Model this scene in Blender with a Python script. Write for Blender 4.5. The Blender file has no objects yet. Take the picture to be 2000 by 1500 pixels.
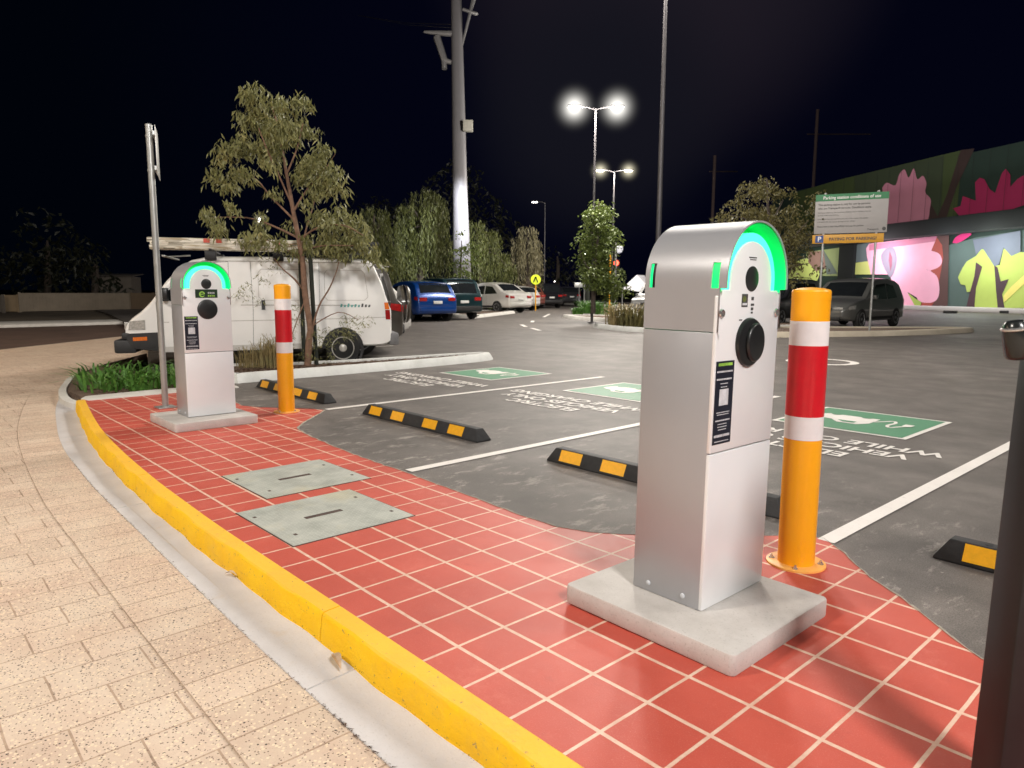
import bpy, bmesh, math, random
from mathutils import Vector, Matrix
random.seed(7)
R = math.radians
sc = bpy.context.scene
C = sc.collection

# ------------------------------------------------------------------ camera
FPX = 1385.57
RT = Vector((0.6716843, 0.74082554, 0.00420975))
UP = Vector((-0.09969539, 0.08475716, 0.99140156))
FW = Vector((-0.73409879, 0.66632856, -0.13078694))
CAMZ = 1.23
cd = bpy.data.cameras.new("camera"); cam = bpy.data.objects.new("camera", cd); C.objects.link(cam)
M = Matrix((RT, UP, -FW)).transposed().to_4x4(); M.translation = (0, 0, CAMZ)
cam.matrix_world = M
cd.sensor_width = 36; cd.lens = FPX/2000*36; cd.clip_end = 2000; cd.clip_start = 0.02
sc.camera = cam
cd.dof.use_dof = True; cd.dof.focus_distance = 3.6; cd.dof.aperture_fstop = 6.3

def at(px, py, depth):
    """world point seen at photo pixel (px, py), 'depth' metres in front of the camera"""
    return Vector((0, 0, CAMZ)) + (FW + RT*((px-1000)/FPX) - UP*((py-750)/FPX))*depth

# ------------------------------------------------------------------ materials
def S(r, g, b):
    f = lambda c: ((c/255)/12.92 if c/255 <= .04045 else (((c/255)+.055)/1.055)**2.4)
    return (f(r), f(g), f(b))
class NT:
    def __init__(s, m):
        m.use_nodes = True; s.nt = m.node_tree; s.N = s.nt.nodes; s.L = s.nt.links
    def n(s, t, **k):
        x = s.N.new(t)
        for a, v in k.items():
            if a.startswith('i_'):
                x.inputs[int(a[2:]) if a[2:].isdigit() else a[2:].replace('_', ' ')].default_value = v
            else: setattr(x, a, v)
        return x
    def l(s, a, b): s.L.new(a, b)
    def math(s, op, a, b=None, c=None):
        x = s.N.new('ShaderNodeMath'); x.operation = op
        for i, v in enumerate((a, b, c)):
            if v is None: continue
            if isinstance(v, (int, float)): x.inputs[i].default_value = v
            else: s.l(v, x.inputs[i])
        return x.outputs[0]
    def mix(s, f, a, b, bt='MIX'):
        x = s.N.new('ShaderNodeMix'); x.data_type = 'RGBA'; x.blend_type = bt
        for i, v in ((0, f), (6, a), (7, b)):
            if isinstance(v, (int, float)): x.inputs[i].default_value = v
            elif isinstance(v, tuple): x.inputs[i].default_value = (*v[:3], 1)
            else: s.l(v, x.inputs[i])
        return x.outputs[2]
    def ramp(s, f, stops):
        x = s.N.new('ShaderNodeValToRGB'); e = x.color_ramp.elements
        while len(e) < len(stops): e.new(.5)
        for q, (p, c) in zip(e, stops): q.position = p; q.color = (*c, 1) if isinstance(c, tuple) else (c, c, c, 1)
        x.color_ramp.interpolation = getattr(s, 'interp', 'LINEAR')
        s.l(f, x.inputs[0]); return x.outputs[0]
    def noise(s, scale, detail=4, rough=.55, vec=None, dim='3D'):
        x = s.N.new('ShaderNodeTexNoise'); x.inputs['Scale'].default_value = scale
        x.inputs['Detail'].default_value = detail; x.inputs['Roughness'].default_value = rough
        if vec is not None: s.l(vec, x.inputs['Vector'])
        return x.outputs[0]
    def pos(s):
        return s.N.new('ShaderNodeNewGeometry').outputs['Position']
    def obj(s):
        return s.N.new('ShaderNodeTexCoord').outputs['Object']
def mat(name, col=(.5, .5, .5), rough=.6, metal=0, var=.12, vscale=6, bump=0, bscale=80, coat=0, emit=None, estr=0, spec=None, dirt=None):
    m = bpy.data.materials.new(name); t = NT(m); b = t.N['Principled BSDF']
    b.inputs['Roughness'].default_value = rough; b.inputs['Metallic'].default_value = metal
    b.inputs['Coat Weight'].default_value = coat; b.inputs['Coat Roughness'].default_value = .05
    if spec is not None: b.inputs['Specular IOR Level'].default_value = spec
    p = t.obj()
    n = t.noise(vscale, 5, .6, p)
    lo = tuple(c*(1-var) for c in col); hi = tuple(min(1, c*(1+var)) for c in col)
    c = t.ramp(n, [(.3, lo), (.7, hi)])
    if dirt:
        n2 = t.noise(dirt[0], 6, .7, p); f = t.ramp(n2, [(dirt[2], 0.0), (dirt[2]+.12, 1.0)])
        c = t.mix(t.math('MULTIPLY', f, dirt[3]), c, dirt[1])
    t.l(c, b.inputs['Base Color'])
    if bump:
        bn = t.n('ShaderNodeBump', i_Strength=bump, i_Distance=.01); t.l(t.noise(bscale, 3, .6, p), bn.inputs['Height']); t.l(bn.outputs[0], b.inputs['Normal'])
    if emit:
        b.inputs['Emission Color'].default_value = (*emit, 1); b.inputs['Emission Strength'].default_value = estr
    return m
MT = {}
def mm(key, *a, **k):
    if key not in MT: MT[key] = mat(key, *a, **k)
    return MT[key]

def asphalt_mat():
    m = bpy.data.materials.new('asphalt'); t = NT(m); b = t.N['Principled BSDF']; p = t.pos()
    big = t.noise(.35, 4, .6, p); mid = t.noise(2.2, 6, .65, p); fine = t.noise(160, 3, .7, p)
    c = t.ramp(mid, [(.28, (.092, .082, .075)), (.5, (.145, .130, .119)), (.74, (.215, .193, .177))])
    c = t.mix(t.ramp(big, [(.4, 0.), (.65, .5)]), c, (.09, .080, .073))
    c = t.mix(.5, c, t.ramp(fine, [(.38, (.18, .18, .18)), (.64, (.80, .79, .78))]), 'OVERLAY')
    # dusty scuffs close to the bays' ends
    sx = t.n('ShaderNodeSeparateXYZ'); t.l(p, sx.inputs[0])
    near = t.ramp(t.math('MULTIPLY', sx.outputs[1], .1), [(.30, 1.), (.52, 0.)])
    mp = t.n('ShaderNodeMapping'); mp.inputs['Scale'].default_value = (5, 2.0, 1); mp.inputs['Rotation'].default_value = (0, 0, .5); t.l(p, mp.inputs[0])
    sc1 = t.ramp(t.noise(1.6, 8, .78, mp.outputs[0]), [(.54, 0.), (.64, 1.)])
    c = t.mix(t.math('MULTIPLY', t.math('MULTIPLY', sc1, near), .7), c, (.44, .40, .36))
    sp = t.ramp(t.noise(26, 3, .6, p), [(.70, 0.), (.735, 1.)])
    c = t.mix(t.math('MULTIPLY', sp, t.math('MULTIPLY_ADD', near, .6, .08)), c, (.55, .50, .45))
    mp2 = t.n('ShaderNodeMapping'); mp2.inputs['Scale'].default_value = (.25, 1.6, 1); mp2.inputs['Rotation'].default_value = (0, 0, -.05); t.l(p, mp2.inputs[0])
    st = t.ramp(t.noise(1.1, 3, .5, mp2.outputs[0]), [(.52, 0.), (.7, .5)])
    c = t.mix(st, c, (.078, .07, .064))
    t.l(c, b.inputs['Base Color']); b.inputs['Roughness'].default_value = .62
    b.inputs['Specular IOR Level'].default_value = .35
    bn = t.n('ShaderNodeBump', i_Strength=.5, i_Distance=.006); t.l(t.noise(220, 3, .7, p), bn.inputs['Height']); t.l(bn.outputs[0], b.inputs['Normal'])
    return m
def red_mat():
    m = bpy.data.materials.new('red_stencilled_paving'); t = NT(m); b = t.N['Principled BSDF']; p = t.pos()
    wob = t.n('ShaderNodeTexNoise'); wob.inputs['Scale'].default_value = 2.2; wob.inputs['Detail'].default_value = 6; t.l(p, wob.inputs[0])
    vm = t.n('ShaderNodeVectorMath'); vm.operation = 'MULTIPLY_ADD'; t.l(wob.outputs['Color'], vm.inputs[0]); vm.inputs[1].default_value = (.012,)*3; t.l(p, vm.inputs[2])
    sx = t.n('ShaderNodeSeparateXYZ'); t.l(vm.outputs[0], sx.inputs[0])
    P = .2155
    def line(co, off, w):
        u = t.math('DIVIDE', t.math('SUBTRACT', co, off), P)
        f = t.math('ABSOLUTE', t.math('SUBTRACT', t.math('FRACT', t.math('ADD', u, 100.5)), .5))
        return t.math('LESS_THAN', f, w/P/2), u
    lx, ux = line(sx.outputs[0], -.981+.006, .0115); ly, uy = line(sx.outputs[1], 1.4256+.006, .0145)
    ln = t.math('MAXIMUM', lx, ly)
    cell = t.n('ShaderNodeCombineXYZ'); t.l(t.math('FLOOR', t.math('ADD', ux, 100.0)), cell.inputs[0]); t.l(t.math('FLOOR', t.math('ADD', uy, 100.0)), cell.inputs[1])
    wn = t.n('ShaderNodeTexWhiteNoise'); t.l(cell.outputs[0], wn.inputs[0])
    base = t.ramp(t.noise(1.8, 6, .6, p), [(.3, (.46, .074, .048)), (.7, (.60, .108, .073))])
    base = t.mix(t.math('MULTIPLY', wn.outputs[0], .30), base, (.44, .064, .046))
    base = t.mix(t.ramp(t.noise(240, 2, .6, p), [(.60, 0.), (.70, .35)]), base, (.72, .30, .23))
    base = t.mix(t.ramp(t.noise(9, 6, .75, p), [(.60, 0.), (.75, .35)]), base, (.34, .055, .042))
    base = t.mix(t.ramp(t.noise(2.6, 8, .8, p), [(.55, 0.), (.72, .30)]), base, (.74, .26, .20))
    base = t.mix(t.ramp(t.noise(60, 5, .8, p), [(.70, 0.), (.73, .5)]), base, (.78, .42, .34))
    mort = t.ramp(t.noise(14, 5, .7, p), [(.3, (.60, .36, .26)), (.7, (.80, .60, .47))])
    c = t.mix(ln, base, mort)
    t.l(c, b.inputs['Base Color']); b.inputs['Specular IOR Level'].default_value = .38
    t.l(t.ramp(t.noise(6, 4, .6, p), [(.3, .50), (.7, .58)]), b.inputs['Roughness'])
    h = t.math('SUBTRACT', t.math('MULTIPLY', t.noise(330, 3, .7, p), .5), t.math('MULTIPLY', ln, .5))
    bn = t.n('ShaderNodeBump', i_Strength=.55, i_Distance=.004); t.l(h, bn.inputs['Height']); t.l(bn.outputs[0], b.inputs['Normal'])
    return m
def paver_mat(header=False):
    m = bpy.data.materials.new('header_pavers' if header else 'exposed_aggregate_pavers'); t = NT(m); b = t.N['Principled BSDF']; p = t.pos()
    wob = t.n('ShaderNodeTexNoise'); wob.inputs['Scale'].default_value = 5; t.l(p, wob.inputs[0])
    if header:
        uv = t.n('ShaderNodeUVMap').outputs[0]; src = uv
    else: src = p
    vm = t.n('ShaderNodeVectorMath'); vm.operation = 'MULTIPLY_ADD'; t.l(wob.outputs['Color'], vm.inputs[0]); vm.inputs[1].default_value = (.010,)*3; t.l(src, vm.inputs[2])
    sx = t.n('ShaderNodeSeparateXYZ'); t.l(vm.outputs[0], sx.inputs[0])
    X, Y = sx.outputs[0], sx.outputs[1]
    def dist(u):   # distance (in cells) to the nearest integer
        return t.math('SUBTRACT', .5, t.math('ABSOLUTE', t.math('SUBTRACT', t.math('FRACT', u), .5)))
    if header:
        u = t.math('ADD', t.math('DIVIDE', X, .205), 500.0)
        j = t.math('LESS_THAN', dist(u), .018); w2 = t.math('LESS_THAN', Y, .009); j = t.math('MAXIMUM', j, w2)
        row = t.math('FLOOR', u); col = None
    else:
        u = t.math('ADD', t.math('DIVIDE', t.math('SUBTRACT', X, -2.026), .205), 500.0)
        row = t.math('FLOOR', u)
        par = t.math('MODULO', row, 2.0)
        v = t.math('ADD', t.math('DIVIDE', t.math('SUBTRACT', Y, .362), .31), t.math('MULTIPLY_ADD', par, .5, 300.0))
        j = t.math('MAXIMUM', t.math('LESS_THAN', dist(u), .016), t.math('LESS_THAN', dist(v), .0115))
        col = t.math('FLOOR', v)
    cell = t.n('ShaderNodeCombineXYZ'); t.l(row, cell.inputs[0])
    if col is not None: t.l(col, cell.inputs[1])
    wn = t.n('ShaderNodeTexWhiteNoise'); t.l(cell.outputs[0], wn.inputs[0])
    base = t.mix(wn.outputs[0], (.64, .50, .39), (.72, .57, .45))
    base = t.mix(.5, base, t.ramp(t.noise(3.0, 6, .7, p), [(.3, (.36, .34, .33)), (.7, (.66, .64, .62))]), 'OVERLAY')
    def chips(scale, th, colr, amt, base):
        vo = t.n('ShaderNodeTexVoronoi'); vo.inputs['Scale'].default_value = scale; t.l(p, vo.inputs['Vector'])
        rnd = t.math('GREATER_THAN', t.n('ShaderNodeSeparateXYZ').outputs[0], .5)
        sc_ = t.n('ShaderNodeSeparateColor'); t.l(vo.outputs['Color'], sc_.inputs[0])
        f = t.math('MULTIPLY', t.math('LESS_THAN', vo.outputs['Distance'], th), t.math('LESS_THAN', sc_.outputs[0], amt))
        return t.mix(f, base, colr), f
    base, f1 = chips(125, .34, (.155, .095, .065), .30, base)
    base, f2 = chips(66, .27, (.08, .055, .045), .10, base)
    base, _ = chips(85, .42, (.84, .68, .50), .30, base)
    base = t.mix(t.ramp(t.noise(190, 3, .7, p), [(.56, 0.), (.70, .45)]), base, (.32, .20, .14))
    base = t.mix(t.math('MULTIPLY', j, .72), base, t.ramp(t.noise(6, 4, .7, p), [(.35, (.22, .135, .085)), (.65, (.50, .33, .22))]))
    t.l(base, b.inputs['Base Color']); b.inputs['Roughness'].default_value = .75
    h = t.math('SUBTRACT', t.noise(120, 4, .7, p), t.math('ADD', t.math('MULTIPLY', j, 1.6), t.math('MULTIPLY', f1, .4)))
    bn = t.n('ShaderNodeBump', i_Strength=.8, i_Distance=.006); t.l(h, bn.inputs['Height']); t.l(bn.outputs[0], b.inputs['Normal'])
    return m
def concrete_mat(name, a, b_, stain=(.35, .30, .22), sc_=3.0, speck=.15):
    m = bpy.data.materials.new(name); t = NT(m); b = t.N['Principled BSDF']; p = t.pos()
    c = t.ramp(t.noise(sc_, 7, .65, p), [(.3, a), (.7, b_)])
    c = t.mix(t.ramp(t.noise(sc_*2.3, 8, .75, p), [(.58, 0.), (.74, .45)]), c, stain)
    c = t.mix(t.ramp(t.noise(130, 2, .6, p), [(.62, 0.), (.70, speck)]), c, (.2, .18, .15))
    t.l(c, b.inputs['Base Color']); b.inputs['Roughness'].default_value = .8
    bn = t.n('ShaderNodeBump', i_Strength=.35, i_Distance=.004); t.l(t.noise(90, 5, .7, p), bn.inputs['Height']); t.l(bn.outputs[0], b.inputs['Normal'])
    return m
def kerb_yellow():
    m = bpy.data.materials.new('yellow_kerb_paint'); t = NT(m); b = t.N['Principled BSDF']; p = t.pos()
    c = t.ramp(t.noise(4, 6, .65, p), [(.3, (.92, .50, .006)), (.7, (.98, .60, .014))])
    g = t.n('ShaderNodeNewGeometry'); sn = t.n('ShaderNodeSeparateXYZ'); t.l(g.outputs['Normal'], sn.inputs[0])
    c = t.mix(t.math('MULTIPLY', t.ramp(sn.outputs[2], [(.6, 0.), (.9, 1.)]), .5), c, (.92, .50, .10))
    c = t.mix(t.ramp(t.noise(34, 5, .78, p), [(.63, 0.), (.65, .85)]), c, (.30, .22, .12))
    mpk = t.n('ShaderNodeMapping'); mpk.inputs['Scale'].default_value = (3.5, 60, 60); t.l(p, mpk.inputs[0])
    c = t.mix(t.ramp(t.noise(1.0, 8, .85, mpk.outputs[0]), [(.60, 0.), (.64, .6)]), c, (.45, .27, .06))
    c = t.mix(t.ramp(t.noise(1.5, 8, .8, p), [(.52, 0.), (.70, .40)]), c, (.66, .36, .10))
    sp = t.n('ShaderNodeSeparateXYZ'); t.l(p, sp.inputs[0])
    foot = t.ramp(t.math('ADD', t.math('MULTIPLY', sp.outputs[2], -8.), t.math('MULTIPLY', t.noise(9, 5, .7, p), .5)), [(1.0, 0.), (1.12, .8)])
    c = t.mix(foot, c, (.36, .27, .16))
    t.l(c, b.inputs['Base Color']); b.inputs['Roughness'].default_value = .6; b.inputs['Specular IOR Level'].default_value = .2
    bn = t.n('ShaderNodeBump', i_Strength=.7, i_Distance=.008); t.l(t.noise(35, 6, .75, p), bn.inputs['Height']); t.l(bn.outputs[0], b.inputs['Normal'])
    return m
def paint_mat(name, col, wear=.25):
    m = bpy.data.materials.new(name); t = NT(m); b = t.N['Principled BSDF']; p = t.pos()
    c = t.ramp(t.noise(3, 5, .6, p), [(.3, tuple(x*.9 for x in col)), (.7, col)])
    w = t.ramp(t.noise(45, 6, .8, p), [(.57, 0.), (.68, 1.)])
    c = t.mix(t.math('MULTIPLY', w, wear), c, (.13, .12, .11))
    t.l(c, b.inputs['Base Color']); b.inputs['Roughness'].default_value = .6
    bn = t.n('ShaderNodeBump', i_Strength=.4, i_Distance=.004); t.l(t.noise(200, 3, .7, p), bn.inputs['Height']); t.l(bn.outputs[0], b.inputs['Normal'])
    return m
def leaf_mat(name, a, b_, c_=None, trans=.25):
    m = bpy.data.materials.new(name); t = NT(m); b = t.N['Principled BSDF']; p = t.pos()
    st = [(.30, a), (.55, b_)] + ([(.75, c_)] if c_ else [])
    c = t.ramp(t.noise(3.2, 4, .8, p), st)
    c = t.mix(.5, c, t.ramp(t.noise(25, 2, .6, p), [(.3, (.25, .25, .25)), (.7, (.75, .75, .75))]), 'OVERLAY')
    t.l(c, b.inputs['Base Color']); b.inputs['Roughness'].default_value = .5
    tr = t.n('ShaderNodeBsdfTranslucent'); t.l(c, tr.inputs[0]); mx = t.n('ShaderNodeMixShader'); mx.inputs[0].default_value = trans
    t.l(b.outputs[0], mx.inputs[1]); t.l(tr.outputs[0], mx.inputs[2]); t.l(mx.outputs[0], t.N['Material Output'].inputs[0])
    return m
def emit_mat(name, col, strength, grad=None):
    m = bpy.data.materials.new(name); t = NT(m); b = t.N['Principled BSDF']
    b.inputs['Base Color'].default_value = (*[c*.5 for c in col], 1)
    b.inputs['Emission Color'].default_value = (*col, 1); b.inputs['Emission Strength'].default_value = strength
    n = t.noise(4, 2, .5, t.obj()); t.l(t.math('MULTIPLY', t.math('MULTIPLY_ADD', n, .3, .85), strength), b.inputs['Emission Strength'])
    if grad:   # gets dimmer towards the crown of the arch (object z)
        sx = t.n('ShaderNodeSeparateXYZ'); t.l(t.obj(), sx.inputs[0])
        t.l(t.ramp(t.math('SUBTRACT', sx.outputs[2], 1.23), [(grad[0], strength), (grad[1], strength*grad[2])]), b.inputs['Emission Strength'])
    return m
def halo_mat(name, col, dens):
    """lens glare around a lit lamp, imitated by volume emission that fades outwards"""
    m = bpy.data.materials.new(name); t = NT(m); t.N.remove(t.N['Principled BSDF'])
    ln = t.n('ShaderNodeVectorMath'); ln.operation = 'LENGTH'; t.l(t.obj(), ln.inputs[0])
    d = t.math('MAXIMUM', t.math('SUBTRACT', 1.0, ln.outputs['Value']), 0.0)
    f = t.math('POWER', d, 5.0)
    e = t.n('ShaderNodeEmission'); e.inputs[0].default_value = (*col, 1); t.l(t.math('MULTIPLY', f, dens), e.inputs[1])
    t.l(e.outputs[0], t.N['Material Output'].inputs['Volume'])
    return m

# ------------------------------------------------------------------ mesh helpers
class MB:
    def __init__(s): s.v = []; s.f = []
    def quad(s, *p):
        n = len(s.v); s.v += [tuple(q) for q in p]; s.f.append(tuple(range(n, n+len(p)))); return s
    def box(s, x0, x1, y0, y1, z0, z1):
        n = len(s.v); s.v += [(x0,y0,z0),(x1,y0,z0),(x1,y1,z0),(x0,y1,z0),(x0,y0,z1),(x1,y0,z1),(x1,y1,z1),(x0,y1,z1)]
        s.f += [tuple(n+i for i in q) for q in ((0,3,2,1),(4,5,6,7),(0,1,5,4),(1,2,6,5),(2,3,7,6),(3,0,4,7))]; return s
    def tube(s, pts, rad, n=10, cap=True):
        pts = [Vector(p) for p in pts]
        if isinstance(rad, (int, float)): rad = [rad]*len(pts)
        base = len(s.v); up0 = None
        for i, p in enumerate(pts):
            d = (pts[min(i+1, len(pts)-1)]-pts[max(i-1, 0)])
            d = d.normalized() if d.length > 1e-9 else Vector((0,0,1))
            if up0 is None: up0 = d.orthogonal().normalized()
            a = (up0-d*up0.dot(d)); a = a.normalized() if a.length > 1e-6 else d.orthogonal().normalized(); up0 = a
            b = d.cross(a)
            for k in range(n):
                t = 2*math.pi*k/n; s.v.append(tuple(p+(a*math.cos(t)+b*math.sin(t))*rad[i]))
        for i in range(len(pts)-1):
            for k in range(n):
                k2 = (k+1) % n
                s.f.append((base+i*n+k, base+i*n+k2, base+(i+1)*n+k2, base+(i+1)*n+k))
        if cap:
            s.f.append(tuple(base+k for k in reversed(range(n)))); s.f.append(tuple(base+(len(pts)-1)*n+k for k in range(n)))
        return s
    def lathe(s, prof, n=24, c=(0,0,0), axis='Z'):
        base = len(s.v)
        for r, z in prof:
            for k in range(n):
                t = 2*math.pi*k/n; x, y = r*math.cos(t), r*math.sin(t)
                q = (x, y, z) if axis == 'Z' else ((z, x, y) if axis == 'X' else (x, z, y))
                s.v.append((q[0]+c[0], q[1]+c[1], q[2]+c[2]))
        for i in range(len(prof)-1):
            for k in range(n):
                k2 = (k+1) % n; s.f.append((base+i*n+k, base+i*n+k2, base+(i+1)*n+k2, base+(i+1)*n+k))
        s.f.append(tuple(base+k for k in reversed(range(n)))); s.f.append(tuple(base+(len(prof)-1)*n+k for k in range(n)))
        return s
    def prism(s, poly, z0, z1):
        """horizontal polygon (x, y) extruded in z"""
        n = len(poly); b = len(s.v); s.v += [(x, y, z0) for x, y in poly]+[(x, y, z1) for x, y in poly]
        s.f.append(tuple(b+i for i in reversed(range(n)))); s.f.append(tuple(b+n+i for i in range(n)))
        for i in range(n):
            j = (i+1) % n; s.f.append((b+i, b+j, b+n+j, b+n+i))
        return s
    def xprism(s, poly, x0, x1):
        """polygon (y, z) extruded along x"""
        n = len(poly); b = len(s.v); s.v += [(x0, y, z) for y, z in poly]+[(x1, y, z) for y, z in poly]
        s.f.append(tuple(b+i for i in reversed(range(n)))); s.f.append(tuple(b+n+i for i in range(n)))
        for i in range(n):
            j = (i+1) % n; s.f.append((b+i, b+j, b+n+j, b+n+i))
        return s
    def build(s, name, m, parent=None, bevel=0, smooth=35, loc=None, segs=2):
        me = bpy.data.meshes.new(name); me.from_pydata(s.v, [], s.f); me.update()
        bm = bmesh.new(); bm.from_mesh(me)
        if bevel or smooth:
            bmesh.ops.recalc_face_normals(bm, faces=bm.faces)
        if bevel:
            es = [e for e in bm.edges if len(e.link_faces) == 2 and e.calc_face_angle(0) > R(30)]
            bmesh.ops.bevel(bm, geom=es, offset=bevel, segments=segs, affect='EDGES', profile=.5, clamp_overlap=True)
        if smooth:
            for f in bm.faces: f.smooth = True
            for e in bm.edges: e.smooth = not (len(e.link_faces) == 2 and e.calc_face_angle(0) > R(smooth))
        bm.to_mesh(me); bm.free()
        me.materials.append(m)
        o = bpy.data.objects.new(name, me); C.objects.link(o)
        if parent: o.parent = parent
        if loc: o.location = loc
        return o
def thing(name, label, cat, loc=(0,0,0), rz=0, group=None):
    o = bpy.data.objects.new(name, None); C.objects.link(o); o.location = loc; o.rotation_euler = (0,0,rz); o.empty_display_size = .1
    o['label'] = label; o['category'] = cat
    if group: o['group'] = group
    return o
def tag(o, label, cat, group=None):
    o['label'] = label; o['category'] = cat
    if group: o['group'] = group
    return o
def struct(o, kind='structure', label=None, cat=None):
    o['kind'] = kind
    if label: o['label'] = label; o['category'] = cat
    return o
def dup(root, loc, rz=None, label=None):
    r = root.copy(); C.objects.link(r); r.location = loc
    if rz is not None: r.rotation_euler = (0,0,rz)
    if label: r['label'] = label
    for ch in list(root.children):
        c = ch.copy(); C.objects.link(c); c.parent = r
        for g in list(ch.children):
            d = g.copy(); C.objects.link(d); d.parent = c
    return r
def text_mesh(name, s, size, m, parent=None, loc=(0,0,0), rot=(0,0,0), align='CENTER', offset=0, extrude=0, space=1.0, sx=1.0):
    cu = bpy.data.curves.new(name, 'FONT'); cu.body = s; cu.size = size; cu.align_x = align; cu.offset = offset; cu.extrude = extrude; cu.space_character = space
    o = bpy.data.objects.new(name+'_tmp', cu); C.objects.link(o)
    bpy.context.view_layer.update()
    me = bpy.data.meshes.new_from_object(o.evaluated_get(bpy.context.evaluated_depsgraph_get()))
    bpy.data.objects.remove(o)
    me.materials.clear(); me.materials.append(m); me.name = name
    q = bpy.data.objects.new(name, me); C.objects.link(q); q.location = loc; q.rotation_euler = rot; q.scale = (sx, 1, 1)
    if parent: q.parent = parent
    return q
def smooth_line(pts, n=6):
    out = []
    P = [Vector(p) for p in pts]
    for i in range(len(P)-1):
        p0, p1, p2, p3 = P[max(i-1,0)], P[i], P[i+1], P[min(i+2, len(P)-1)]
        for k in range(n):
            t = k/n; out.append(.5*((2*p1)+(p2-p0)*t+(2*p0-5*p1+4*p2-p3)*t*t+(3*p1-p0-3*p2+p3)*t**3))
    out.append(P[-1]); return out

# ------------------------------------------------------------------ shared materials
m_asph = asphalt_mat(); m_red = red_mat(); m_pav = paver_mat(); m_hdr = paver_mat(True); m_kerby = kerb_yellow()
m_gut = concrete_mat('gutter_concrete', (.52, .495, .49), (.64, .62, .62), (.56, .44, .30), 2.6, .2)
m_kerbw = concrete_mat('pale_kerb_concrete', (.56, .54, .50), (.72, .70, .66), (.40, .36, .30), 3, .2)
m_plinth = concrete_mat('plinth_concrete', (.47, .44, .41), (.60, .57, .54), (.34, .30, .25), 6, .35)
m_white = paint_mat('white_line_paint', (.80, .76, .72), .35)
m_green = paint_mat('green_bay_paint', (.075, .25, .135), .30)
m_galv = mm('galvanised_steel', (.42, .43, .42), .38, .65, .12, 8)
m_steel = mm('stainless_steel', (.62, .61, .60), .25, .8, .08, 30)
m_black = mm('black_plastic', (.012, .013, .014), .35, 0, .2, 20)
m_rubber = mm('black_rubber', (.022, .022, .023), .7, 0, .3, 20, .3, 90)
m_glass = mm('dark_car_glass', (.012, .014, .016), .06, 0, .2, 5, coat=1)
m_tyre = mm('tyre_rubber', (.018, .018, .018), .8, 0, .2, 20)
m_rim = mm('alloy_rim', (.33, .33, .34), .35, .6, .15, 30)
m_dark = mm('dark_trim', (.02, .02, .021), .6, 0, .2, 10)
m_mulch = mm('mulch', (.13, .085, .06), .95, 0, .6, 45, .9, 60)
m_bark = mm('bark', (.20, .115, .075), .85, 0, .35, 14, .6, 60)
m_barkd = mm('dark_bark', (.07, .055, .045), .9, 0, .35, 14, .6, 60)

# ------------------------------------------------------------------ ground
ZP = -.13
g = MB(); g.quad((-900,-900,-.42),(900,-900,-.42),(900,900,-.42),(-900,900,-.42))
struct(g.build('ground', mm('dry_ground', (.035, .03, .025), .95, 0, .3, .3), smooth=0))
# car park asphalt
g = MB()
car = [(6,1.9),(6,90),(-90,90),(-90,16),(-40,9),(-24,6.2),(-20.6,5.6),(-14.6,3.9),(-11.5,3.1),(-9.3,2.9),(-8.9,2.2),(-5,1.9)]
g.prism(car, -.30, 0)
struct(g.build('car_park', m_asph, smooth=0))
# paver street
g = MB(); g.prism([(8,-14),(8,1.26),(-9.2,1.26),(-12.1,2.25),(-15.6,4.2),(-19,5.6),(-23.1,5.8),(-19.4,2.15),(-15,-4),(-8,-14)], ZP-.2, ZP)
struct(g.build('paved_street', m_pav, smooth=0))
kin = smooth_line([(8,1.28),(2,1.28),(-1,1.28),(-2.5,1.278),(-3.6,1.275),(-4.2,1.285),(-4.9,1.305),(-5.9,1.36),(-6.95,1.45),(-8.0,1.585),(-9.0,1.73)], 8)
gut = smooth_line([(8,1.003),(2,1.003),(-1,1.003),(-2.6,1.003),(-3.6,1.02),(-4.3,1.036),(-5.3,1.055),(-6.1,1.094),(-7.0,1.157),(-8.1,1.30),(-9.83,1.60),(-11.94,2.15)], 8)
hdr = smooth_line([(8,.70),(2,.70),(-1,.70),(-2.6,.70),(-3.3,.705),(-4.16,.72),(-5.6,.755),(-7.75,.93),(-9.6,1.22),(-11.25,1.56)], 8)
def resample(L, n):
    d = [0]
    for a, b in zip(L, L[1:]): d.append(d[-1]+(b-a).length)
    out = []; j = 0
    for i in range(n):
        t = d[-1]*i/(n-1)
        while j < len(d)-2 and d[j+1] < t: j += 1
        f = (t-d[j])/max(1e-9, d[j+1]-d[j]); out.append(L[j].lerp(L[j+1], f))
    return out
def at_x(L, x):
    for a, b in zip(L, L[1:]):
        if b.x <= x <= a.x: f = (a.x-x)/max(1e-9, a.x-b.x); return a.y+(b.y-a.y)*f
    return L[-1].y if x < L[-1].x else L[0].y
# header course of pavers along the gutter, with its own UV (metres along, metres across)
me_v = []; me_f = []; uvs = []
xs = [8-i*.15 for i in range(int((8+11.0)/.15)+1)]
s_acc = 0; prev = None; arc = []
for x in xs:
    y = at_x(gut, x)
    if prev is not None: s_acc += math.hypot(x-prev[0], y-prev[1])
    prev = (x, y); arc.append(s_acc)
off = arc[min(range(len(xs)), key=lambda i: abs(xs[i]+2.026))]
for x, s_ in zip(xs, arc):
    y0, y1 = at_x(hdr, x), at_x(gut, x); me_v += [(x, y0, ZP+.004), (x, y1, ZP+.004)]; uvs += [(s_-off, 0), (s_-off, y1-y0)]
for i in range(len(xs)-1): me_f.append((2*i, 2*i+1, 2*i+3, 2*i+2))
me = bpy.data.meshes.new('header_course'); me.from_pydata(me_v, [], me_f)
uvl = me.uv_layers.new(name='UVMap')
for lp in me.loops: uvl.data[lp.index].uv = uvs[lp.vertex_index]
me.materials.append(m_hdr); o = bpy.data.objects.new('header_course', me); C.objects.link(o); struct(o)
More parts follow.
